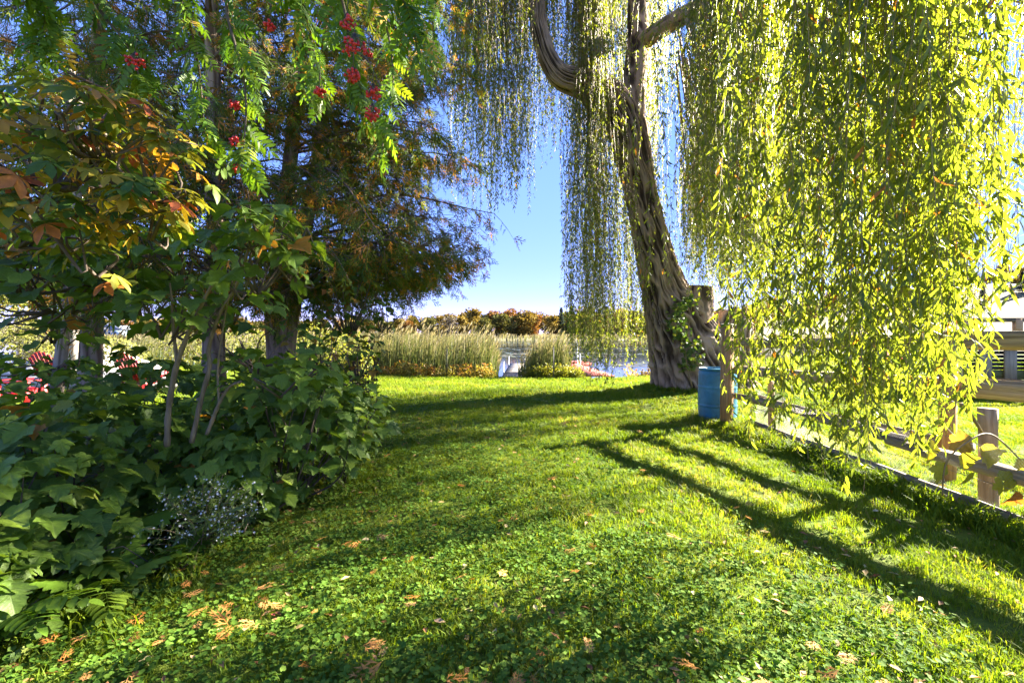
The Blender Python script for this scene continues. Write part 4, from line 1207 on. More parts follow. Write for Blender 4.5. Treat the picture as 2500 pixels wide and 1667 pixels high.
def cedar(stems, label, nb, zmin, ztop, Lmax, seed, azf=None, dens=1.0, brown=.25):
    """stems: list of point lists (x,y,z,r); branches start from the first stem"""
    r = np.random.default_rng(seed)
    base = np.array(stems[0][0][:3]); base[2] = gz(base)
    root = thing("cedar_tree", base, label, "tree", "cedars behind the shrubs")
    for s in stems:
        tk = MB(); V, T, t = bark_tube(s, 40, .06, flare=(.35, .35, 3), ridge=.02, freq=16, seed=seed, vfreq=.8)
        tk.add(V - base, T, t); tk.build("trunk", m_bark_c, root, smooth=True)
    br = MB(); pos, dr, nr, sz = [], [], [], []
    S0 = [spline(np.array(s), 60) for s in stems]
    for i in range(nb):
        z0 = zmin + (ztop - zmin) * r.random() ** 1.15
        S = S0[r.integers(0, len(S0))]
        c = S[np.argmin(np.abs(S[:, 2] - z0)), :3]
        az = r.random() * 6.28 if azf is None else azf(r)
        Lb = Lmax * (1 - .38 * (z0 - zmin) / (ztop - zmin)) * r.uniform(.55, 1.1)
        t = np.linspace(0, 1, 9)
        rise = r.uniform(-.1, .6); droop = r.uniform(.2, .75); cv = r.normal(0, .25)
        q = np.stack([np.cos(az + cv * t) * Lb * t, np.sin(az + cv * t) * Lb * t, Lb * (rise * t - droop * t * t) + .04 * np.sin(t * 9 + i)], -1) + [c[0], c[1], z0]
        q[:, 2] = np.maximum(q[:, 2], 1.6 + (.5 + .75 * max(0, math.cos(az))) * t + .1 * np.sin(i))
        br.tube(q - base, np.linspace(.028, .005, 9) * (Lb / 2.6), 5, caps=False)
        out = np.array([math.cos(az), math.sin(az), 0])
        nt = int(Lb * 11 * dens)
        for tt in np.linspace(.22, 1.0, max(2, nt)):
            p = np.array([np.interp(tt, t, q[:, k]) for k in range(3)])
            sg = r.choice([-1, 1]); sd = np.array([-out[1], out[0], 0]) * sg
            dv = unit(out * r.uniform(.3, 1.0) + sd * r.uniform(.3, 1.0) + [0, 0, r.normal(-.35, .4)])
            lt = r.uniform(.25, .7) * (1.1 - .4 * tt)
            u = np.linspace(0, 1, 4)
            tw = p + dv * lt * u[:, None] + np.array([0, 0, -1.]) * (lt * .35 * u ** 2)[:, None]
            br.tube(tw - base, [.006, .004, .003, .0015], 3, caps=False)
            ns = r.integers(5, 7)
            v = np.sort(r.uniform(.15, 1.0, ns))
            pp = np.stack([np.interp(v, u, tw[:, k]) for k in range(3)], -1)
            dd = unit(dv[None] * .6 + r.normal(0, .55, (ns, 3)) + np.array([0, 0, -.75]))
            pos.append(pp); dr.append(dd); nr.append(unit(r.normal(size=(ns, 3)) + [0, -.35, .2])); sz.append(r.uniform(.12, .26, ns))
    br.build("branches", m_ctwig, root, kind="stuff")
    pos, dr, nr, sz = map(np.concatenate, (pos, dr, nr, sz))
    n = len(pos); tint = np.where(r.random(n) < brown, r.uniform(.7, 1.0, n), r.uniform(0, .66, n))
    rot = frames(dr, nr); which = r.integers(0, 3, n); mb = MB()
    for q in range(3):
        s = np.where(which == q)[0]; mb.add(*place(SPRAY[q], pos[s] - base, rot[s], sz[s], tint[s]))
    mb.build("crown", m_cedar, root, kind="stuff")
    return root

def rad(px, w, Y): return w * Y / FOC / 2
cedar([[[*at(684, 965, 7.0), .18], rp(678, 860, 7.0, .155), rp(672, 740, 7.0, .15), rp(690, 600, 7.0, .13), rp(705, 430, 7.0, .11), rp(722, 250, 7.0, .10), rp(735, 0, 7.0, .07), rp(745, -300, 7, .03)],
       [[*at(692, 965, 7.0), .13], rp(702, 830, 6.95, .125), rp(722, 700, 6.9, .12), rp(745, 560, 6.9, .10), rp(770, 430, 6.9, .085), rp(790, 200, 6.9, .06), rp(800, -50, 6.9, .03)]],
      "twin stemmed cedar with rusty fronds reaching over the lawn", 175, 1.85, 8.8, 2.8, 3, azf=lambda r: r.normal(-.25, 1.1), dens=1.0, brown=.24)
cedar([[[*at(520, 990, 6.0), .15], rp(522, 880, 6.0, .13), rp(524, 740, 6.0, .125), rp(528, 600, 6.0, .12), rp(530, 430, 6.0, .11), rp(520, 200, 6.0, .09), rp(515, -60, 6, .07), rp(510, -300, 6, .03)]],
      "straight single stemmed cedar with sunlit bark behind the shrubs", 95, 1.9, 8.5, 2.4, 4, dens=1.0, brown=.24)
cedar([[[*at(215, 1000, 7.2), .16], rp(225, 800, 7.2, .14), rp(235, 500, 7.2, .11), rp(240, 100, 7.2, .09), rp(245, -250, 7.2, .04)]],
      "dark cedar farthest from the lawn, fronds hanging over the boundary", 110, 2.3, 9.0, 2.9, 5, dens=1.0, brown=.24)

# ================================================================== PALE TREE BEYOND THE SHRUBS
m_pale = bark_mat("pale_bark", (.30, .25, .20), (.50, .44, .37), scale=5, stretch=.3, bump=.3)
m_maple = leaf_mat("maple_leaf", [(0, (.055, .10, .016)), (.6, (.095, .155, .02)), (.85, (.22, .20, .03)), (1, (.40, .16, .03))], trans=.4, tcol=(1.5, 1.4, .5))
pt = np.array(at(190, 930, 11.)); pt[2] = gz(pt)
pale = thing("maple_tree", pt, "pale barked maple forking into three stems beyond the shrubs", "tree")
tk = MB()
for s in ([rp(188, 935, 11, .30), rp(190, 880, 11, .24), rp(188, 820, 11, .24), rp(192, 760, 11, .26), rp(186, 690, 11, .2), rp(190, 600, 11, .19), rp(180, 450, 11, .16), rp(170, 150, 11, .1)],
          [rp(180, 775, 11, .15), rp(160, 740, 11, .15), rp(140, 690, 10.9, .14), rp(110, 630, 10.7, .13), rp(60, 560, 10.5, .11), rp(-20, 480, 10.2, .07)],
          [rp(196, 800, 11, .17), rp(225, 765, 11, .16), rp(262, 735, 11, .15), rp(300, 700, 11, .13), rp(370, 640, 11.2, .1), rp(470, 540, 11.4, .05)]):
    V, T, t = bark_tube(s, 44, .06, ridge=.012, freq=16, seed=8.); tk.add(V - pt, T, t)
tk.build("trunk", m_pale, pale, smooth=True)
n = 5200
cl = np.array([at(60, 520, 10.2), at(-20, 430, 10), at(170, 400, 11), at(330, 560, 11), at(450, 480, 11.2), at(250, 250, 11), at(60, 200, 10.5), at(380, 330, 11.), at(250, 640, 10.6), at(20, 640, 10.2)])
c = cl[rng.integers(0, len(cl), n)]
pos = c + unit(rng.normal(size=(n, 3))) * (rng.random((n, 1)) ** .5) * [1.5, 1.3, .75]
mb = MB(); mb.add(*place(FATDIAMOND, pos - pt, rand_rot(n), rng.uniform(.09, .16, n), np.clip(rng.normal(.4, .25, n), 0, 1)))
for q in cl: mb.tube(spline([at(188, 640, 11), lerp(at(188, 640, 11), q, .5) + [0, 0, .3], q], 8) - pt, np.linspace(.06, .012, 8), 5)
mb.build("crown", m_maple, pale, kind="stuff")

# slim grey sapling trunk in front of it
m_sap = bark_mat("sapling_bark", (.17, .13, .10), (.32, .26, .21), scale=14, stretch=.15, bump=.3)
s0 = np.array(at(118, 1180, 4.)); s0[2] = gz(s0)
sap = thing("sapling", s0, "slim grey brown sapling rising through the shrubs with dark twigs", "tree")
mb = MB(); V, T, t = bark_tube([[*at(118, 1215, 4.), .055], rp(124, 1100, 4., .05), rp(138, 960, 4, .048), rp(150, 860, 4, .045), rp(165, 740, 4., .042), rp(178, 620, 4, .038), rp(190, 480, 4, .03), rp(196, 250, 4, .02)], 20, .05, ridge=.005, freq=10, seed=3.)
mb.add(V - s0, T, t); mb.build("trunk", m_sap, sap, smooth=True)
tw = MB()
for k in range(26):
    a = at(rng.uniform(130, 170), rng.uniform(700, 900), 4.)
    e = a + np.array([rng.uniform(-.75, .5), rng.uniform(-.4, .3), rng.uniform(-.2, .55)])
    tw.tube(spline([a, lerp(a, e, .5) + rng.normal(0, .07, 3), e], 7) - s0, np.linspace(.009, .002, 7), 4)
tw.build("twigs", m_ctwig, sap, kind="stuff")

# ================================================================== ROWAN WITH RED BERRIES
m_rowan = leaf_mat("rowan_leaf", [(0, (.07, .15, .014)), (.6, (.13, .21, .018)), (.9, (.22, .26, .025)), (1, (.48, .30, .03))], trans=.45, rough=.45, tcol=(1.4, 1.4, .4))
m_berry = plain_mat("rowan_berry", (.55, .018, .012), (.40, .008, .008), 20, .35, 0, 0, .5)
rw0 = np.array([-2.9, .35, 0.]); rw0[2] = gz(rw0)
rowan = thing("rowan_tree", rw0, "rowan with feathery leaves and red berry clusters overhanging from above", "tree")
tk = MB(); V, T, t = bark_tube([[*rw0, .09], [-2.85, .4, 1.2, .075], [-2.6, .6, 2.3, .06], [-2.2, .9, 3.2, .045], [-1.8, 1.4, 3.7, .03]], 18, .06, ridge=.004, freq=8, seed=2.)
tk.add(V - rw0, T, t); tk.build("trunk", m_sap, rowan, smooth=True)
rb = [ # branch tips given where they hang: photo x, y, distance (start to end)
    [(180, -260, 2.2), (500, -140, 2.2), (560, 60, 2.2), (600, 230, 2.2), (590, 420, 2.2)],
    [(300, -300, 2.1), (700, -200, 2.0), (820, -40, 2.0), (860, 130, 2.0), (900, 300, 2.1)],
    [(300, -320, 2.0), (760, -250, 1.9), (930, -90, 1.9), (1000, 40, 2.0), (1020, 130, 2.0)],
    [(100, -250, 2.1), (320, -160, 2.2), (430, -20, 2.3), (480, 130, 2.3), (500, 330, 2.3)],
    [(60, -200, 2.0), (180, -120, 2.1), (240, 20, 2.2), (310, 110, 2.2), (345, 200, 2.2)],
    [(300, -320, 2.0), (640, -230, 2.0), (720, -60, 2.1), (760, 100, 2.2), (790, 230, 2.2)],
    [(0, -180, 2.0), (60, -60, 2.1), (110, 40, 2.2), (90, 110, 2.2)],
    [(300, -320, 2.2), (820, -210, 2.4), (930, 20, 2.6), (960, 200, 2.6), (930, 380, 2.6)],
    [(300, -320, 2.2), (900, -240, 2.6), (1040, -40, 2.8), (1060, 120, 2.9)],
]
bm_ = MB(); pos, dr, nr, sz = [], [], [], []
for B in rb:
    P = spline([[-2.0, 1.1, 3.4]] + [at(*b) for b in B], 46)
    bm_.tube(P - rw0, np.linspace(.014, .003, 46), 5)
    for k in range(10, 46):
        x_, y_, _ = project(P[k:k+1])
        for rep in range(2 if rng.random() < .6 else 1):
            tn = unit(P[min(k + 1, 45)] - P[k - 1])
            sdv = unit(np.cross(tn, rng.normal(size=3)))
            pos.append(P[k]); dr.append(unit(sdv * .9 + tn * .5 + [0, 0, -.35])); nr.append(unit(rng.normal(0, .5, 3) + [0, -.6, .7])); sz.append(rng.uniform(.10, .17))
bm_.build("branch", m_sap, rowan, smooth=True)
pos, dr, nr, sz = map(np.array, (pos, dr, nr, sz))
tn = np.clip(rng.normal(.4, .2, len(pos)), 0, .85); tn[rng.random(len(pos)) < .03] = 1.0
foliage(rowan, PINN, pos, frames(dr, nr), sz, tn, m_rowan, 300, origin=rw0)
oct_ = []
def berry(r_, n=8, m=5):
    mb = MB(); a = np.linspace(0, np.pi, m); mb.lathe([(max(1e-4, r_ * math.sin(q)), -r_ * math.cos(q)) for q in a], n); return np.concatenate(mb.V), np.concatenate(mb.T)
BV, BT = berry(1.0)
for (px, py, d, s) in ((865, 118, 1.9, 1.25), (848, 55, 2.0, .9), (862, 185, 2.0, .8), (908, 278, 2.1, 1.0), (910, 228, 2.1, .9), (780, 228, 2.2, .75), (572, 257, 2.3, .75), (575, 348, 2.3, .75), (330, 152, 2.2, 1.0), (660, 62, 2.2, .7), (72, 112, 2.4, .7), (578, 412, 2.3, .6), (900, 130, 2.3, .5), (858, 192, 2.1, .6)):
    c = at(px, py, d); s *= 1.0; d -= .12; c = at(px, py, d); n = int(34 * s)
    pp = rng.normal(0, 1, (n, 3)); pp = unit(pp) * (rng.random((n, 1)) ** .4) * np.array([.040, .035, .034]) * s
    mb = MB(); V, T, t = place((BV, BT), pp, np.tile(np.eye(3), (n, 1, 1)), rng.uniform(.0058, .0072, n), 0.)
    mb.add(V, T)
    for q in range(0, n, 2): mb.tube([pp[q] * .95, (0, 0, .05 * s)], .0011, 3, mi=1)
    mb.tube([(0, 0, .05 * s), (0, .01, .11)], .0018, 4, mi=1)
    o = mb.build("berry_cluster", [m_berry, m_sap], rowan, smooth=True); o.location = Vector(c - rw0)

# ================================================================== SHRUBS
m_vib = leaf_mat("viburnum_leaf", [(0, (.07, .13, .018)), (.45, (.13, .215, .024)), (.75, (.19, .285, .03)), (.92, (.21, .28, .026)), (1, (.44, .19, .03))], trans=.42, rough=.48, spec=.32, tcol=(1.4, 1.3, .45), veins=True)
m_stem = bark_mat("shrub_stem", (.28, .21, .13), (.48, .39, .26), scale=14, stretch=.2, bump=.2)
m_dark_twig = plain_mat("dead_twig", (.13, .095, .07), (.07, .05, .035), 6, .9, 0, 0)

def shrub(name, label, cat, lobes, nleaf, lsize, mat, protos, seed, stems=(), n_parts=300, inner=500, tmean=.42, tsd=.18, odd=.01, group=None, base=None, droop=.5):
    """lobes: (centre x,y,z, rx,ry,rz, weight); leaves sit on the outer shell, fewer inside"""
    r = np.random.default_rng(seed)
    lb = np.array([l[:6] for l in lobes], float); w = np.array([l[6] for l in lobes], float)
    b0 = np.array(base if base is not None else [lb[:, 0].mean(), lb[:, 1].mean(), 0.]); b0[2] = gz(b0)
    root = thing(name, b0, label, cat, group)
    n = nleaf + inner
    k = r.choice(len(lb), n, p=w / w.sum())
    d = unit(r.normal(size=(n, 3)) + np.array([.25, -.45, .35]))
    sh = np.where(np.arange(n) < nleaf, r.uniform(.82, 1.08, n), r.uniform(.3, .85, n))
    pos = lb[k, :3] + d * lb[k, 3:6] * sh[:, None]
    g = ground_z(pos[:, 0], pos[:, 1])
    ok = pos[:, 2] > g + .05
    pos, d, k = pos[ok], d[ok], k[ok]; n = len(pos)
    a = unit(np.stack([d[:, 0], d[:, 1], 0 * d[:, 2]], -1) + r.normal(0, .55, (n, 3)) * [1, 1, 0])
    dr = unit(a + np.array([0, 0, -droop]) + r.normal(0, .25, (n, 3)))
    nr = unit(np.array([0, 0, .85]) + d * .55 + r.normal(0, .28, (n, 3)))
    sz = r.uniform(lsize[0], lsize[1], n)
    ti = np.clip(r.normal(tmean, tsd, n), 0, .93); ti[r.random(n) < odd] = 1.0
    foliage(root, protos, pos, frames(dr, nr), sz, ti, mat, n_parts, origin=b0)
    tw = MB()
    for q in range(60):
        i = r.integers(0, n); e = pos[i]; cc = lb[k[i]]
        s0_ = np.array([lerp(cc[0], e[0], .2), lerp(cc[1], e[1], .2), max(gz(e), cc[2] - cc[5] * .9)])
        if cc[2] < 1.0: s0_[2] = gz(e)
        tw.tube(spline([s0_, lerp(s0_, e, .55) + r.normal(0, .07, 3), e], 6) - b0, np.linspace(.010, .003, 6), 4)
    tw.build("twigs", m_dark_twig, root, kind="stuff")
    for S in stems:
        mb = MB(); P = spline(np.array(S, float), 30)
        mb.tube(P[:, :3] - b0, P[:, 3] * (1 + .12 * np.sin(np.arange(30) * 1.9)), 8); mb.build("stem", m_stem, root, smooth=True)
    return root, b0

# front left mass
shrub("viburnum_shrub", "low spreading shrub of broad lobed leaves above the ferns", "shrub",
      [(-2.85, 2.6, .35, .55, .55, .5, 1.0), (-3.1, 3.2, .45, .8, .7, .62, 1.3), (-2.65, 3.5, .30, .45, .5, .50, .9), (-3.6, 2.6, .4, .6, .6, .6, .6), (-2.75, 2.15, .2, .45, .35, .38, .6)],
      860, (.07, .16), m_vib, LOBED, 21, inner=220, tmean=.45, tsd=.24)
# right lobe leaning over the lawn
shrub("viburnum_shrub", "glossy dark lobed leaf shrub bulging out over the lawn edge", "shrub",
      [(-2.0, 4.0, .62, .72, .7, .58, 1.3), (-1.65, 4.5, .62, .42, .5, .42, .7), (-2.4, 4.6, .6, .7, .7, .62, 1.0), (-2.2, 3.6, .35, .5, .5, .40, .7), (-1.95, 5.0, .35, .5, .6, .42, .6)],
      860, (.06, .16), m_vib, LOBED, 22, inner=160, tmean=.42, tsd=.24)
# back mass
shrub("viburnum_shrub", "shaded mass of round lobed leaves along the boundary behind the pale stems", "shrub",
      [(-4.2, 3.9, .62, .9, .7, .62, 1.2), (-3.4, 4.4, .62, .8, .7, .60, 1.1), (-5.2, 4.3, .6, .9, .8, .62, .9), (-3.0, 5.4, .6, .9, .8, .66, .9), (-4.4, 5.4, .6, 1.0, .8, .66, .8), (-2.5, 6.2, .45, .6, .7, .55, .6)],
      1000, (.07, .155), m_vib, LOBED, 23, inner=250, tmean=.34)
# tall stemmed one
def sp(px, py, d, r_): return [*at(px, py, d), r_]
tall_stems = [[sp(408, 1090, 3.1, .019), sp(412, 1000, 3.1, .018), sp(432, 890, 3.1, .017), sp(470, 790, 3.05, .013), sp(515, 700, 3.0, .010), sp(545, 650, 3.0, .006)],
              [sp(432, 880, 3.1, .012), sp(424, 810, 3.1, .010), sp(420, 740, 3.1, .008), sp(415, 690, 3.1, .005)],
              [sp(468, 1080, 3.2, .017), sp(490, 980, 3.2, .016), sp(512, 895, 3.2, .015), sp(510, 850, 3.2, .014), sp(535, 770, 3.15, .011), sp(580, 690, 3.1, .008), sp(610, 590, 3.0, .005)],
              [sp(505, 1060, 3.2, .013), sp(535, 985, 3.2, .012), sp(560, 945, 3.2, .010), sp(590, 930, 3.2, .007)],
              [sp(535, 985, 3.2, .008), sp(532, 900, 3.2, .007), sp(545, 800, 3.2, .006), sp(560, 720, 3.1, .005)],
              [sp(600, 700, 3.1, .008), sp(640, 620, 2.9, .006), sp(690, 560, 2.8, .005), sp(720, 520, 2.8, .003)],
              [sp(600, 640, 3.0, .007), sp(612, 560, 2.8, .005), sp(610, 500, 2.7, .004)]]
def lob(px, py, d, rx, ry, rz, w): return (*at(px, py, d), rx, ry, rz, w)
shrub("viburnum_shrub", "tall shrub with bare pale crooked stems and leafy tops", "shrub",
      [lob(640, 560, 2.75, .20, .25, .16, .8), lob(610, 640, 2.85, .42, .3, .22, 1.2), lob(450, 620, 3.3, .45, .3, .2, .9), lob(710, 640, 2.9, .22, .25, .14, .4), lob(540, 740, 3.6, .5, .25, .22, .8),
       lob(410, 760, 3.1, .35, .3, .2, .7), lob(620, 840, 3.7, .5, .25, .2, .6), lob(680, 910, 3.4, .4, .3, .2, .7), lob(350, 690, 3.1, .35, .3, .25, .7)],
      270, (.07, .145), m_vib, LOBED, 24, stems=tall_stems, inner=20, tmean=.45, base=at(450, 1090, 3.15))
# leaves round the slim sapling
shrub("hazel_shrub", "open shrub of dark rounded leaves hanging round the slim sapling", "shrub",
      [lob(60, 640, 2.9, .5, .4, .22, 1), lob(150, 700, 3.1, .4, .4, .2, .8), lob(260, 620, 3.1, .5, .4, .25, 1), lob(40, 530, 2.6, .45, .4, .2, .8), lob(300, 720, 3.2, .3, .3, .15, .5), lob(120, 800, 3.2, .3, .3, .12, .3)],
      300, (.07, .12), m_vib, ROUND + LOBED[:1], 25, inner=40, tmean=.3, odd=.03, n_parts=200, base=at(60, 1200, 3.4))
# yellowing creeper with five fingered leaves
m_pal = leaf_mat("creeper_autumn_leaf", [(0, (.05, .11, .015)), (.3, (.13, .18, .02)), (.55, (.30, .26, .025)), (.75, (.42, .24, .03)), (1, (.42, .11, .04))], trans=.42, rough=.5, tcol=(1.35, 1.25, .5))
shrub("virginia_creeper", "yellow and orange five fingered leaves of a creeper turning colour", "vine",
      [lob(240, 320, 1.95, .32, .3, .15, 1.2), lob(120, 380, 1.95, .30, .3, .16, 1), lob(350, 400, 2.0, .22, .25, .2, .9), lob(230, 480, 1.9, .33, .28, .14, 1.1), lob(120, 530, 1.9, .25, .22, .09, .8), lob(370, 520, 2.1, .12, .2, .14, .5), lob(80, 280, 2.0, .2, .25, .1, .4), lob(240, 620, 2.1, .12, .15, .12, .25)],
      270, (.075, .135), m_pal, PALM, 26, inner=40, tmean=.42, tsd=.26, odd=.04, n_parts=300, base=[-2.75, 2.1, 0], droop=.35)
# undergrowth on the left below the shrubs
m_low = leaf_mat("undergrowth_leaf", [(0, (.05, .10, .02)), (.6, (.10, .16, .025)), (1, (.18, .21, .04))], trans=.4, rough=.5)
shrub("bramble", "low pale green undergrowth at the foot of the shrubs", "plant",
      [(-2.35, 2.25, .04, .35, .4, .16, 1), (-2.2, 2.75, .04, .3, .4, .14, 1), (-2.0, 3.5, .03, .3, .5, .13, 1), (-1.9, 4.4, .03, .4, .6, .15, 1), (-2.2, 5.6, .03, .4, .8, .25, 1)],
      900, (.025, .055), m_low, ROUND + [PALM[1]], 27, inner=0, n_parts=250, tmean=.5)
# dark brown soil and dead stems under the shrubs
dm = MB()
for k in range(260):
    x, y = rng.uniform(-5.5, -1.9), rng.uniform(1.9, 7)
    z = gz((x, y)); a = rng.random() * 6.28; l = rng.uniform(.15, .6)
    dm.tube([(x, y, z + .01), (x + .5 * l * math.cos(a), y + .5 * l * math.sin(a), z + rng.uniform(.02, .25)), (x + l * math.cos(a), y + l * math.sin(a), z + rng.uniform(.0, .4))], [.004, .003, .002], 3)
dm.build("dead_stems", m_dark_twig, kind="stuff", label="tangle of dead brown stems under the shrubs", cat="twigs")

# ================================================================== FERNS
m_fern = leaf_mat("fern_frond", [(0, (.07, .15, .012)), (.6, (.12, .21, .018)), (1, (.2, .25, .03))], trans=.42, tcol=(1.35, 1.3, .4))
def frond(L_, seed):
    r = np.random.default_rng(seed); parts = []
    for k in range(9):
        t = .22 + .76 * k / 8; s = .42 * (1 - .55 * t) * L_; y = L_ * (t - .10 * t * t); z = L_ * (.42 * t - .55 * t * t)
        for sg in (-1, 1):
            bl = blade_leaf(w=.19, droop=.22, fold=.02, rows=(.25, .6, .85), prof=(.8, 1, .6))
            parts.append(xf(bl, R(sg * (62 - 25 * t) + r.normal(0, 4)), s, (0, y, z), tilt=-.2))
    bl = blade_leaf(w=.16); parts.append(xf(bl, 0, .2 * L_, (0, L_ * .9, -.13 * L_), tilt=-.6))
    t = np.linspace(0, 1, 10)
    parts.append(tube_arrays(np.stack([0 * t, L_ * (t - .10 * t * t), L_ * (.42 * t - .55 * t * t)], -1), np.linspace(.004, .0015, 10), 4))
    return join(parts)
def fern(base, n, L_, label, seed):
    b0 = np.array(base, float); b0[2] = gz(b0)
    root = thing("fern", b0, label, "fern", "ferns under the shrubs")
    r = np.random.default_rng(seed)
    for k in range(n):
        V, T = frond(L_ * r.uniform(.75, 1.1), seed * 10 + k)
        o = link("frond", mk_mesh("frond", V, T, m_fern, np.full(len(V), r.uniform(.2, .8))), root)
        o.rotation_euler = (R(r.uniform(18, 45)), 0, k / n * 6.28 + r.normal(0, .3))
fern((-2.42, 2.16, 0), 8, .5, "bright yellow green fern at the foot of the low spreading shrub", 1)
fern((-2.15, 2.78, 0), 8, .46, "yellow green fern beside the white flowering plant", 2)
fern((-2.62, 2.62, .0), 7, .75, "fern half hidden in the dark gap by the sapling's foot", 3)
fern((-2.2, 2.45, 0), 6, .40, "small yellowing fern between two larger ferns", 4)

# ================================================================== WHITE FLOWERING PLANT
m_white = plain_mat("white_petal", (.62, .60, .50), (.5, .48, .4), 30, .7, 0, 0)
m_astl = leaf_mat("aster_leaf", [(0, (.08, .12, .03)), (1, (.16, .21, .05))], trans=.35)
ab = np.array([-2.05, 3.0, 0]); ab[2] = gz(ab)
ast = thing("aster_plant", ab, "bushy plant covered in tiny white flowers by the shrub edge", "plant")
sm = MB(); lf = MB(); fl = MB()
disc = fan([(.5 * math.cos(a) * (1 if k % 2 else .55), .5 * math.sin(a) * (1 if k % 2 else .55), .08) for k, a in enumerate(np.arange(10) / 10 * 6.28)], (0, 0, 0))
for k in range(70):
    a = rng.random() * 6.28; q = rng.uniform(.05, .40); hh = rng.uniform(.22, .55)
    e = np.array([q * math.cos(a) + .06, q * math.sin(a) - .08, hh * (1 - .6 * q)])
    P = spline([(rng.normal(0, .03), rng.normal(0, .03), 0), e * [.5, .5, .65], e], 8)
    sm.tube(P, np.linspace(.004, .0015, 8), 4)
    n = 7
    fp = P[rng.integers(5, 8, n)] + rng.normal(0, .028, (n, 3))
    fl.add(*place(disc, fp, frames(rng.normal(size=(n, 3)), unit(rng.normal(0, .5, (n, 3)) + [0, -.6, .8])), rng.uniform(.011, .019, n), 0.))
    n = 30
    lp = P[rng.integers(1, 8, n)]
    lf.add(*place(DIAMOND, lp, frames(rng.normal(size=(n, 3)) + [0, 0, .2], rng.normal(size=(n, 3))), rng.uniform(.03, .07, n), rng.random(n)))
sm.build("stems", m_stem, ast); lf.build("foliage", m_astl, ast, kind="stuff"); fl.build("flowers", m_white, ast, kind="stuff")

# ================================================================== DEAD WEED at the end of the shrubs
m_deadw = plain_mat("dead_weed", (.14, .085, .05), (.07, .045, .03), 8, .9, 0, 0)
db = np.array(at(895, 1010, 6.2)); db[2] = gz(db)
dw = thing("dead_weed", db, "dark dry weed with withered seed heads beside the shrub", "plant")
sm = MB(); hd = MB()
for k in range(16):
    e = at(rng.uniform(845, 935), rng.uniform(810, 900), 6.2 + rng.uniform(-.25, .25))
    s_ = db + [rng.normal(0, .05), rng.normal(0, .05), 0]
    P = spline([s_, lerp(s_, e, .5) + [rng.normal(0, .04), 0, .03], e], 12)
    sm.tube(P - db, np.linspace(.008, .002, 12), 4)
    n = 26; pp = P[rng.integers(3, 12, n)] + rng.normal(0, .02, (n, 3))
    hd.add(*place(FATDIAMOND, pp - db, rand_rot(n), rng.uniform(.02, .06, n), 0.))
sm.build("stems", m_deadw, dw); hd.build("withered_leaves", m_deadw, dw, kind="stuff")
# yellow green bush behind it
m_yel = leaf_mat("yellow_bush_leaf", [(0, (.10, .14, .02)), (.6, (.22, .23, .03)), (1, (.34, .28, .05))], trans=.45, tcol=(1.4, 1.3, .45))
shrub("dogwood_bush", "sunlit yellow green bush between the cedars and the reeds", "bush",
      [(*at(830, 870, 12.5), .9, .6, .75, 1), (*at(760, 860, 12.8), .9, .6, .85, 1), (*at(680, 865, 13.0), .9, .6, .8, 1), (*at(870, 895, 12.3), .5, .4, .4, .5)],
      2600, (.05, .11), m_yel, [FATDIAMOND], 31, inner=200, n_parts=0)
shrub("maple_shrub", "leafy maple shoots with green and bronze leaves under the twin stemmed cedar", "shrub",
      [(*at(850, 745, 5.8), .55, .5, .40, 1), (*at(780, 830, 5.8), .55, .5, .45, 1.), (*at(870, 860, 5.6), .35, .4, .35, .7), (*at(930, 770, 6.2), .35, .3, .25, .4), (*at(740, 930, 5.5), .5, .4, .4, .6)],
      300, (.05, .10), m_maple, LOBED, 32, inner=30, n_parts=150, tmean=.5, tsd=.25, base=at(830, 1000, 5.8))

# ================================================================== DOCKS
m_plank = wood_mat("dock_plank", (.17, .145, .12), (.32, .28, .24), axis=0, scale=10, stretch=.08, bump=.4)
m_redp = wood_mat("red_dock_paint", (.24, .05, .035), (.36, .10, .075), axis=0, scale=5, stretch=.3, bump=.15)
m_galv = plain_mat("galvanised_pipe", (.34, .35, .37), (.24, .25, .27), 12, .45, .6, 0)
def dock(label, p0, p1, w, z, mat, step=.145, poles=(), group=None):
    p0 = np.array(p0, float); p1 = np.array(p1, float); d = p1 - p0; Ld = np.linalg.norm(d); rz = math.atan2(d[1], d[0])
    root = thing("dock", (p0[0], p0[1], 0.0), label, "dock", rz=rz)
    mb = MB(); mb.bevbox((0, 0, 0), (w, step - .012, .035), .004, axis=0); pm = mb.mesh("plank", mat)
    for k in range(int(Ld / step)):
        o = link("plank", pm, root); o.location = ((k + .5) * step, rng.normal(0, .006), z + rng.normal(0, .003)); o.rotation_euler = (0, 0, R(90) + rng.normal(0, .006))
    for s in (-1, 1):
        mb = MB(); mb.box((Ld / 2, s * (w / 2 - .06), z - .095), (Ld, .05, .15)); mb.build("stringer", mat, root)
    for (u, s, top) in poles:
        mb = MB(); mb.tube([(u, s * (w / 2 + .03), WATER - 1.2), (u, s * (w / 2 + .03), top)], .022, 10); mb.build("pole", m_galv, root)
        mb = MB(); mb.box((u, s * (w / 2 + .012), z - .07), (.07, .05, .09)); mb.build("bracket", m_galv, root)
    return root
dock("narrow dock of weathered grey planks running into the lake", (0.0, 15.2), (.28, 22.6), .74, -.03, m_plank, poles=((2.2, 1, .40), (6.6, 1, .38), (1.2, -1, .55)))
dock("long dock with faded red boards angled across the water", (3.05, 15.6), (2.75, 22.0), .95, .0, m_redp, poles=((3.6, 1, .3), (6.0, 1, .9), (6.2, -1, .55)))
dock("square red platform at the head of the red dock", (1.95, 22.5), (3.75, 22.9), 1.3, .06, m_redp, poles=((.3, 1, .85), (1.1, -1, .95), (1.6, 1, .5)))

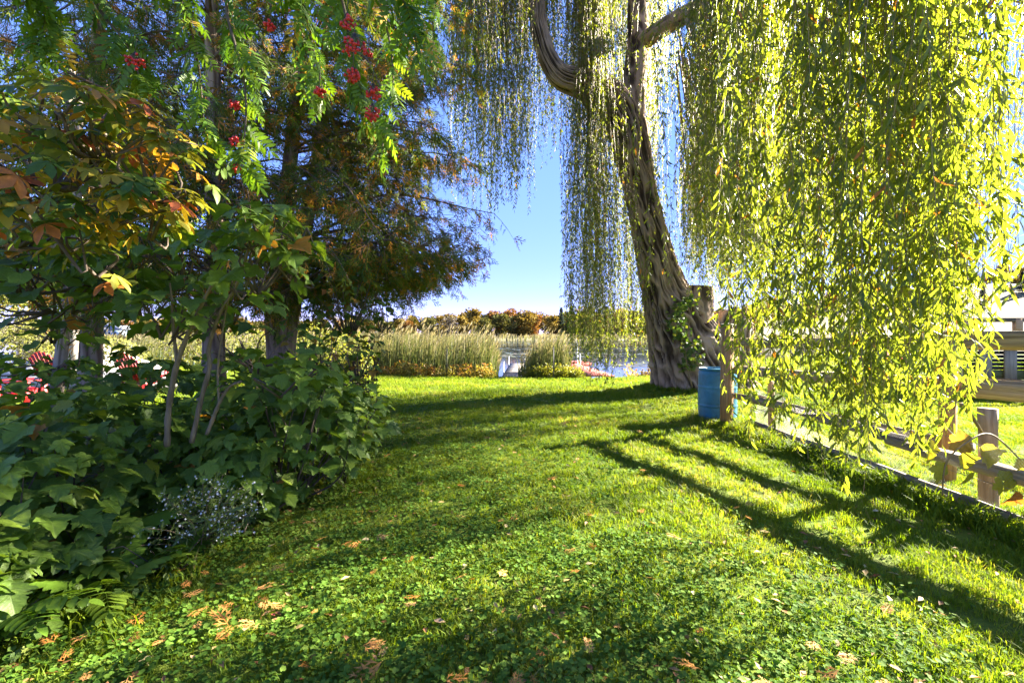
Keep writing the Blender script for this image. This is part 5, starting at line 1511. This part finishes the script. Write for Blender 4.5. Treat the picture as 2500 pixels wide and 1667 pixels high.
# black fence stakes at the lawn edge
m_black = plain_mat("black_steel", (.025, .025, .028), (.015, .015, .015), 20, .5, .3, 0)
for (px, Y, top, lab) in ((1091, 15.2, 846, "thin black steel stake in front of the wide reed bed"), (1351, 14.6, 847, "thin black steel stake in front of the narrow stand of reeds")):
    p = at(px, 915, Y); g = gz(p)
    root = thing("fence_stake", (p[0], p[1], g), lab, "stake")
    h = at(px, top, Y)[2] - g
    mb = MB(); mb.box((0, 0, h / 2 - .1), (.036, .006, h + .2)); mb.box((0, .014, h / 2 - .1), (.006, .028, h + .2)); mb.build("shaft", m_black, root)
    st = MB()
    for k in range(12): st.box((0, -.006, .12 + k * (h - .2) / 12), (.014, .010, .02))
    st.build("studs", m_black, root)

# ================================================================== LEFT NEIGHBOUR: chairs, deck, mound, bushes, houses
m_red = plain_mat("red_chair_paint", (.34, .008, .010), (.26, .005, .007), 8, .45, 0, .05)
def adirondack(loc, rz, label):
    root = thing("garden_chair", loc, label, "chair", "red garden chairs beyond the shrubs", rz=rz)
    for k in range(7):
        a = (k - 3) * R(1.6); hgt = .78 - .028 * abs(k - 3) ** 1.7
        mb = MB(); mb.bevbox((0, 0, hgt / 2), (.080, .02, hgt), .006, axis=2)
        o = mb.build("back_slat", m_red, root); o.location = ((k - 3) * .082, .22, .27); o.rotation_euler = (R(-24), a, 0)
    for k in range(6):
        mb = MB(); mb.bevbox((0, 0, 0), (.54, .075, .022), .005, axis=0); o = mb.build("seat_slat", m_red, root); o.location = (0, .18 - k * .086, .28 + k * .022); o.rotation_euler = (R(-14), 0, 0)
    for s in (-1, 1):
        mb = MB(); mb.bevbox((s * .33, -.08, .555), (.13, .72, .024), .008, axis=1); mb.build("armrest", m_red, root)
        mb = MB(); mb.bevbox((s * .29, -.34, .272), (.03, .10, .544), .004, axis=2); mb.build("front_leg", m_red, root)
        mb = MB(); mb.bevbox((0, 0, 0), (.03, 1.0, .11), .004, axis=1); o = mb.build("side_rail", m_red, root); o.location = (s * .25, .12, .21); o.rotation_euler = (R(-17), 0, 0)
        mb = MB(); mb.bevbox((s * .29, .30, .27), (.03, .07, .54), .004, axis=2); mb.build("rear_brace", m_red, root)
    mb = MB(); mb.bevbox((0, .28, .50), (.66, .022, .07), .004, axis=0); mb.build("back_brace", m_red, root)
def chair_at(px, Y, rz, label):
    p = at(px, 900, Y); adirondack((p[0], p[1], gz(p)), rz, label)
chair_at(28, 8.6, R(160), "red slatted garden chair beside the sunlit bush at the edge")
chair_at(140, 12.5, R(185), "red slatted garden chair behind the slim sapling")
chair_at(352, 11.5, R(170), "red slatted garden chair glimpsed beyond the pale barked maple")

m_conc = wood_mat("deck_grey", (.26, .25, .23), (.42, .40, .38), axis=0, scale=6, stretch=.1, bump=.2)
dk = thing("deck", (-11.3, 12.6, gz((-11.3, 12.6))), "low pale grey timber deck under the pale barked maple", "deck")
mb = MB(); mb.bevbox((0, 0, 0), (5.6, .135, .04), .004); pm = mb.mesh("plank", m_conc)
for k in range(14):
    o = link("plank", pm, dk); o.location = (0, (k - 6.5) * .145, .32 + rng.normal(0, .002))
mb = MB()
mb.box((0, -1.0, .15), (5.5, .06, .30)); mb.build("skirt", m_conc, dk)

m_sand = plain_mat("pale_sand", (.55, .50, .42), (.45, .40, .33), 9, 1, 0, .5)
xs = np.linspace(-1, 1, 40); X, Y = np.meshgrid(xs, xs); rr = np.sqrt(X ** 2 + Y ** 2)
Z = np.clip(1 - rr, 0, 1) ** .9 * 1.35 + .10 * (fbm(X * 6, Y * 6, 3.) - .5) * (rr < .95) - .05
mp_ = at(215, 900, 16.5)
link("sand_mound", mk_mesh("sand_mound", np.stack([X * 2.6, Y * 2.0, Z], -1).reshape(-1, 3), grid_tris(40, 40, False), m_sand, smooth=True), loc=(mp_[0], mp_[1], gz(mp_)), label="pale sand mound behind the pale barked maple", cat="sand pile")

m_wil2 = leaf_mat("pale_bush_leaf", [(0, (.11, .13, .03)), (.6, (.22, .22, .05)), (1, (.34, .30, .09))], trans=.45, tcol=(1.3, 1.25, .5))
shrub("willow_bush", "pale yellow green willow bush in the sun behind the red chair", "bush",
      [(*at(30, 780, 13.), 1.1, .9, .8, 1), (*at(-60, 760, 13.), 1.2, .9, 1.0, .8), (*at(80, 830, 12.8), .9, .7, .6, .9), (*at(10, 850, 12.5), 1.0, .7, .5, .8), (*at(120, 870, 12.6), .6, .5, .35, .4)],
      3400, (.07, .14), m_wil2, [(DIAMOND[0] * [2, 1, 1], DIAMOND[1])], 41, inner=500, n_parts=0)
shrub("dogwood_bush", "straggly sunlit bush at the foot of the sand mound", "bush",
      [(*at(255, 850, 14.), .9, .5, .35, 1), (*at(300, 868, 14.), .7, .5, .3, .7), (*at(430, 850, 13.5), .9, .6, .45, .9), (*at(520, 850, 13.5), .9, .6, .5, .9), (*at(600, 850, 13.4), .9, .6, .55, .9)],
      1900, (.06, .11), m_wil2, [FATDIAMOND], 42, inner=100, n_parts=0)
n = 2300
tb = np.array(at(-120, 900, 18.)); tb[2] = gz(tb)
ot = thing("maple_tree", tb, "maple with orange tinged leaves beyond the willow bush", "tree")
cl = np.array([at(-20, 690, 17.5), at(-60, 600, 18), at(40, 720, 17.5), at(-120, 680, 18), at(10, 640, 18.)]); c = cl[rng.integers(0, 5, n)]
mb = MB(); V, T, t = bark_tube([[*tb, .25], [tb[0], tb[1], 2.2, .2], [tb[0] + .3, tb[1], 4.5, .1]], 20, .15, ridge=.01, freq=10); mb.add(V - tb, T, t)
mb.build("trunk", m_sap, ot, smooth=True)
mb = MB(); mb.add(*place(FATDIAMOND, c + unit(rng.normal(size=(n, 3))) * (rng.random((n, 1)) ** .5) * [1.2, 1., .7] - tb, rand_rot(n), rng.uniform(.14, .24, n), np.clip(rng.normal(.7, .3, n), 0, 1)))
for q in cl: mb.tube(spline([[tb[0], tb[1], 2.], lerp(np.array([tb[0], tb[1], 2.5]), q, .6), q], 6) - tb, np.linspace(.1, .02, 6), 5)
mb.build("crown", m_maple, ot, kind="stuff")

# far houses on the other bank
m_wall = plain_mat("house_siding", (.70, .70, .68), (.62, .62, .60), 1, .8, 0, 0)
m_roof = plain_mat("house_roof", (.22, .24, .28), (.16, .17, .2), 2, .8, 0, 0)
m_glass = plain_mat("window_glass", (.03, .04, .05), (.02, .03, .04), 2, .1, 0, 0)
m_blue2 = plain_mat("blue_siding", (.30, .42, .55), (.26, .38, .5), 1, .8, 0, 0)
def house(px, Y, w, h, mat, label):
    X = (px - 1250) / FOC * Y; g = float(far_z(np.array(X), np.array(float(Y)))) if Y > 112 else 0
    root = thing("house", (X, Y, g), label, "house")
    mb = MB(); mb.box((0, 0, h / 2), (w, w * .6, h)); mb.build("wall", mat, root)
    rf = MB(); e = .4; rh = h * .6; d = w * .3 + e
    rf.add([(-w/2-e, -d, h), (w/2+e, -d, h), (w/2+e, d, h), (-w/2-e, d, h), (-w/2-e, 0, h+rh), (w/2+e, 0, h+rh)], [(0,1,5),(0,5,4),(2,3,4),(2,4,5),(3,0,4),(1,2,5),(0,2,1),(0,3,2)])
    rf.build("roof", m_roof, root)
    for k in (-1, 0, 1):
        wi = MB(); wi.box((k * w * .3, -w * .3 - .02, h * .55), (w * .14, .06, h * .4)); wi.build("window", m_glass, root)
house(270, 165, 9, 3.4, m_wall, "white bungalow with grey roof far across the lake")
house(292, 150, 6, 2.6, m_blue2, "small blue cottage far across the lake")

# ================================================================== RIGHT NEIGHBOUR
m_board = wood_mat("deck_board_pale", (.22, .18, .13), (.38, .33, .25), axis=2, scale=10, stretch=.08, bump=.3)
m_beam = wood_mat("deck_beam", (.34, .20, .09), (.54, .36, .19), axis=0, scale=10, stretch=.08, bump=.3)
m_slat = plain_mat("dark_slat", (.05, .05, .065), (.03, .03, .04), 6, .6, 0, 0)
m_moss = plain_mat("mossy_board", (.16, .18, .06), (.10, .11, .04), 6, .9, 0, .2)
db0 = np.array(at(2465, 900, 10.5)); db0[2] = gz(db0)
nd = thing("raised_deck", db0, "raised timber deck skirted with pale upright boards beyond the split rail fence", "deck", rz=R(-6))
yb = lambda y: at(2465, y, 10.5)[2] - db0[2]
z_beam, z_bot = yb(848), yb(927)
for k in range(-3, 9):
    mb = MB(); mb.bevbox((0, 0, 0), (.26, .035, z_beam - z_bot), .004, axis=2); o = mb.build("board", m_board, nd); o.location = (k * .50 + .02 * rng.normal(), 0, (z_beam + z_bot) / 2)
for k in range(6):
    mb = MB(); mb.box((1.4, .16, z_bot + .26 + k * .09), (6.0, .02, .075)); mb.build("dark_slat", m_slat, nd)
mb = MB(); mb.box((1.4, .09, z_bot + .11), (6.0, .03, .22)); mb.build("mossy_board", m_moss, nd)
mb = MB(); mb.bevbox((1.4, -.02, z_beam + .06), (6.2, .14, .12), .01); mb.build("beam", m_beam, nd)
mb = MB(); mb.bevbox((1.4, -.12, z_bot - .06), (6.2, .3, .08), .01); mb.build("ledge", m_grey, nd)
mb = MB(); mb.bevbox((1.4, .02, z_bot - .25), (6.0, .05, .30), .01); mb.build("kick_board", m_grey, nd)
mb = MB(); mb.bevbox((1.4, 1.2, z_beam + .14), (6.0, 2.3, .035), .01); mb.build("deck_floor", m_board, nd)
mb = MB(); mb.bevbox((1.4, .04, yb(781)), (6.2, .09, .10), .01); mb.build("hand_rail", m_grey, nd)
for k in (-.9, .2, 1.6, 3.0):
    mb = MB(); mb.bevbox((k, .04, (z_beam + .12 + yb(778)) / 2), (.16, .10, yb(778) - z_beam - .12), .008, axis=2); mb.build("rail_post", m_beam, nd)

m_flag_r = plain_mat("red_cloth", (.62, .02, .03), (.5, .015, .02), 5, .8, 0, 0)
m_flag_w = plain_mat("white_cloth", (.75, .75, .72), (.68, .68, .65), 5, .8, 0, 0)
bp0 = np.array(at(2080, 860, 14.)); 
bt = thing("bunting", (bp0[0], bp0[1], gz(bp0)), "strip of red and white bunting strung over the neighbouring lawn", "bunting")
for k in range(9):
    p = at(2075 + k * 17, 858 + 5 * math.sin(k), 14.) - np.array(bt.location)
    w = 15 * 14 / FOC; h = (24 if k % 2 else 20) * 14 / FOC
    mb = MB(); q = .012
    mb.add([(0, -q, 0), (w, -q, 0), (w * (.5 if k % 2 else 1), -q, -h), (0 if k % 2 == 0 else w * .5, -q, -h), (0, q, 0), (w, q, 0), (w * (.5 if k % 2 else 1), q, -h), (0 if k % 2 == 0 else w * .5, q, -h)],
           [(0, 2, 1), (0, 3, 2), (4, 5, 6), (4, 6, 7), (0, 1, 5), (0, 5, 4), (1, 2, 6), (1, 6, 5), (3, 0, 4), (3, 4, 7)])
    o = mb.build("pennant", m_flag_r if k % 2 else m_flag_w, bt); o.location = Vector(p)
mb = MB(); a = at(2065, 856, 14.) - np.array(bt.location); b2 = at(2235, 856, 14.) - np.array(bt.location)
mb.tube([a, (a + b2) / 2 - [0, 0, .03], b2], .006, 5); mb.build("string", m_flag_w, bt)
for q in (a, b2):
    mb = MB(); mb.tube([(q[0], q[1], -.2), (q[0], q[1], q[2] + .05)], .025, 8); mb.build("pole", m_galv, bt)
# wire strand fence seen under the heavy rail
n = 60

# ================================================================== FALLEN SPRIGS AND LEAVES ON THE LAWN
m_dry = leaf_mat("dry_cedar", [(0, (.40, .16, .03)), (.5, (.52, .24, .06)), (1, (.58, .34, .13))], trans=.2, rough=.7, spec=.2)
dry = [mk_mesh("sprig", P[0] * [1, 1, 1.5], P[1], m_dry) for P in (cedar_spray(11, 8), cedar_spray(12, 7), cedar_spray(13, 9))]
spots = [(560, 1560, .16), (520, 1600, .10), (650, 1490, .10), (620, 1470, .12), (340, 1520, .12), (470, 1440, .08), (940, 1640, .17), (880, 1610, .12), (800, 1330, .1), (860, 1300, .08), (700, 1260, .12), (1030, 1480, .1), (1240, 1520, .09), (1420, 1415, .08)]
for i in range(170):
    if i < len(spots):
        px, py, s = spots[i]; Y = EYE * FOC / (py - 815); X = (px - 1250) / FOC * Y
    else:
        Y = 1.75 + 6.0 * rng.random() ** 1.8; X = -2.2 + 4.4 * rng.random() ** 1.5
        if X < -2.2 + .0 * Y: X = -1.9 + rng.random() * .6
        s = rng.uniform(.04, .12)
    o = link("cedar_sprig", dry[rng.integers(0, 3)], loc=(X, Y, float(ground_z(X, Y)) + .055), label="dry orange cedar sprig fallen on the lawn", cat="sprig", group="dry cedar sprigs lying on the lawn")
    o.rotation_euler = (rng.normal(.05, .18), rng.normal(0, .22), rng.random() * 6.28); o.scale = (s, s, s); o["tint"] = float(rng.random())
# small leaves of many colours, uncountable
m_litter = leaf_mat("leaf_litter", [(0, (.16, .07, .03)), (.35, (.30, .14, .05)), (.7, (.40, .28, .10)), (.9, (.45, .38, .2)), (1, (.35, .05, .04))], trans=.2, rough=.7, spec=.25)
n = 1500
Y = 1.6 + 10 * rng.random(n) ** 1.5; X = rng.uniform(-.75, .75, n) * (Y + 1.5)
k = soil_free(X, Y); X, Y = X[k], Y[k]; n = len(X)
a = rng.random(n) * 6.28
V, T, t = place((DIAMOND[0] * [1.9, 1, 1.5], DIAMOND[1]), np.stack([X, Y, ground_z(X, Y) + rng.uniform(.02, .05, n)], -1), frames(np.stack([np.cos(a), np.sin(a), rng.normal(0, .2, n)], -1), unit(np.stack([rng.normal(0, .3, n), rng.normal(0, .3, n), np.ones(n)], -1))), rng.uniform(.03, .075, n), rng.random(n))
link("fallen_leaves", mk_mesh("fallen_leaves", V, T, m_litter, t), kind="stuff", label="small brown and yellow leaves scattered through the lawn", cat="fallen leaves")
# leaf litter under the shrubs
n = 2200
X = rng.uniform(-5.5, -1.9, n); Y = rng.uniform(1.7, 7.5, n); k = ~soil_free(X, Y); X, Y = X[k], Y[k]; n = len(X); a = rng.random(n) * 6.28
V, T, t = place(FATDIAMOND, np.stack([X, Y, ground_z(X, Y) + rng.uniform(.004, .03, n)], -1), frames(np.stack([np.cos(a), np.sin(a), rng.normal(0, .2, n)], -1), unit(np.stack([rng.normal(0, .3, n), rng.normal(0, .3, n), np.ones(n)], -1))), rng.uniform(.04, .09, n), rng.random(n) * .7)
link("leaf_litter", mk_mesh("leaf_litter", V, T, m_litter, t), kind="stuff", label="brown leaf litter on the soil under the shrubs", cat="leaf litter")
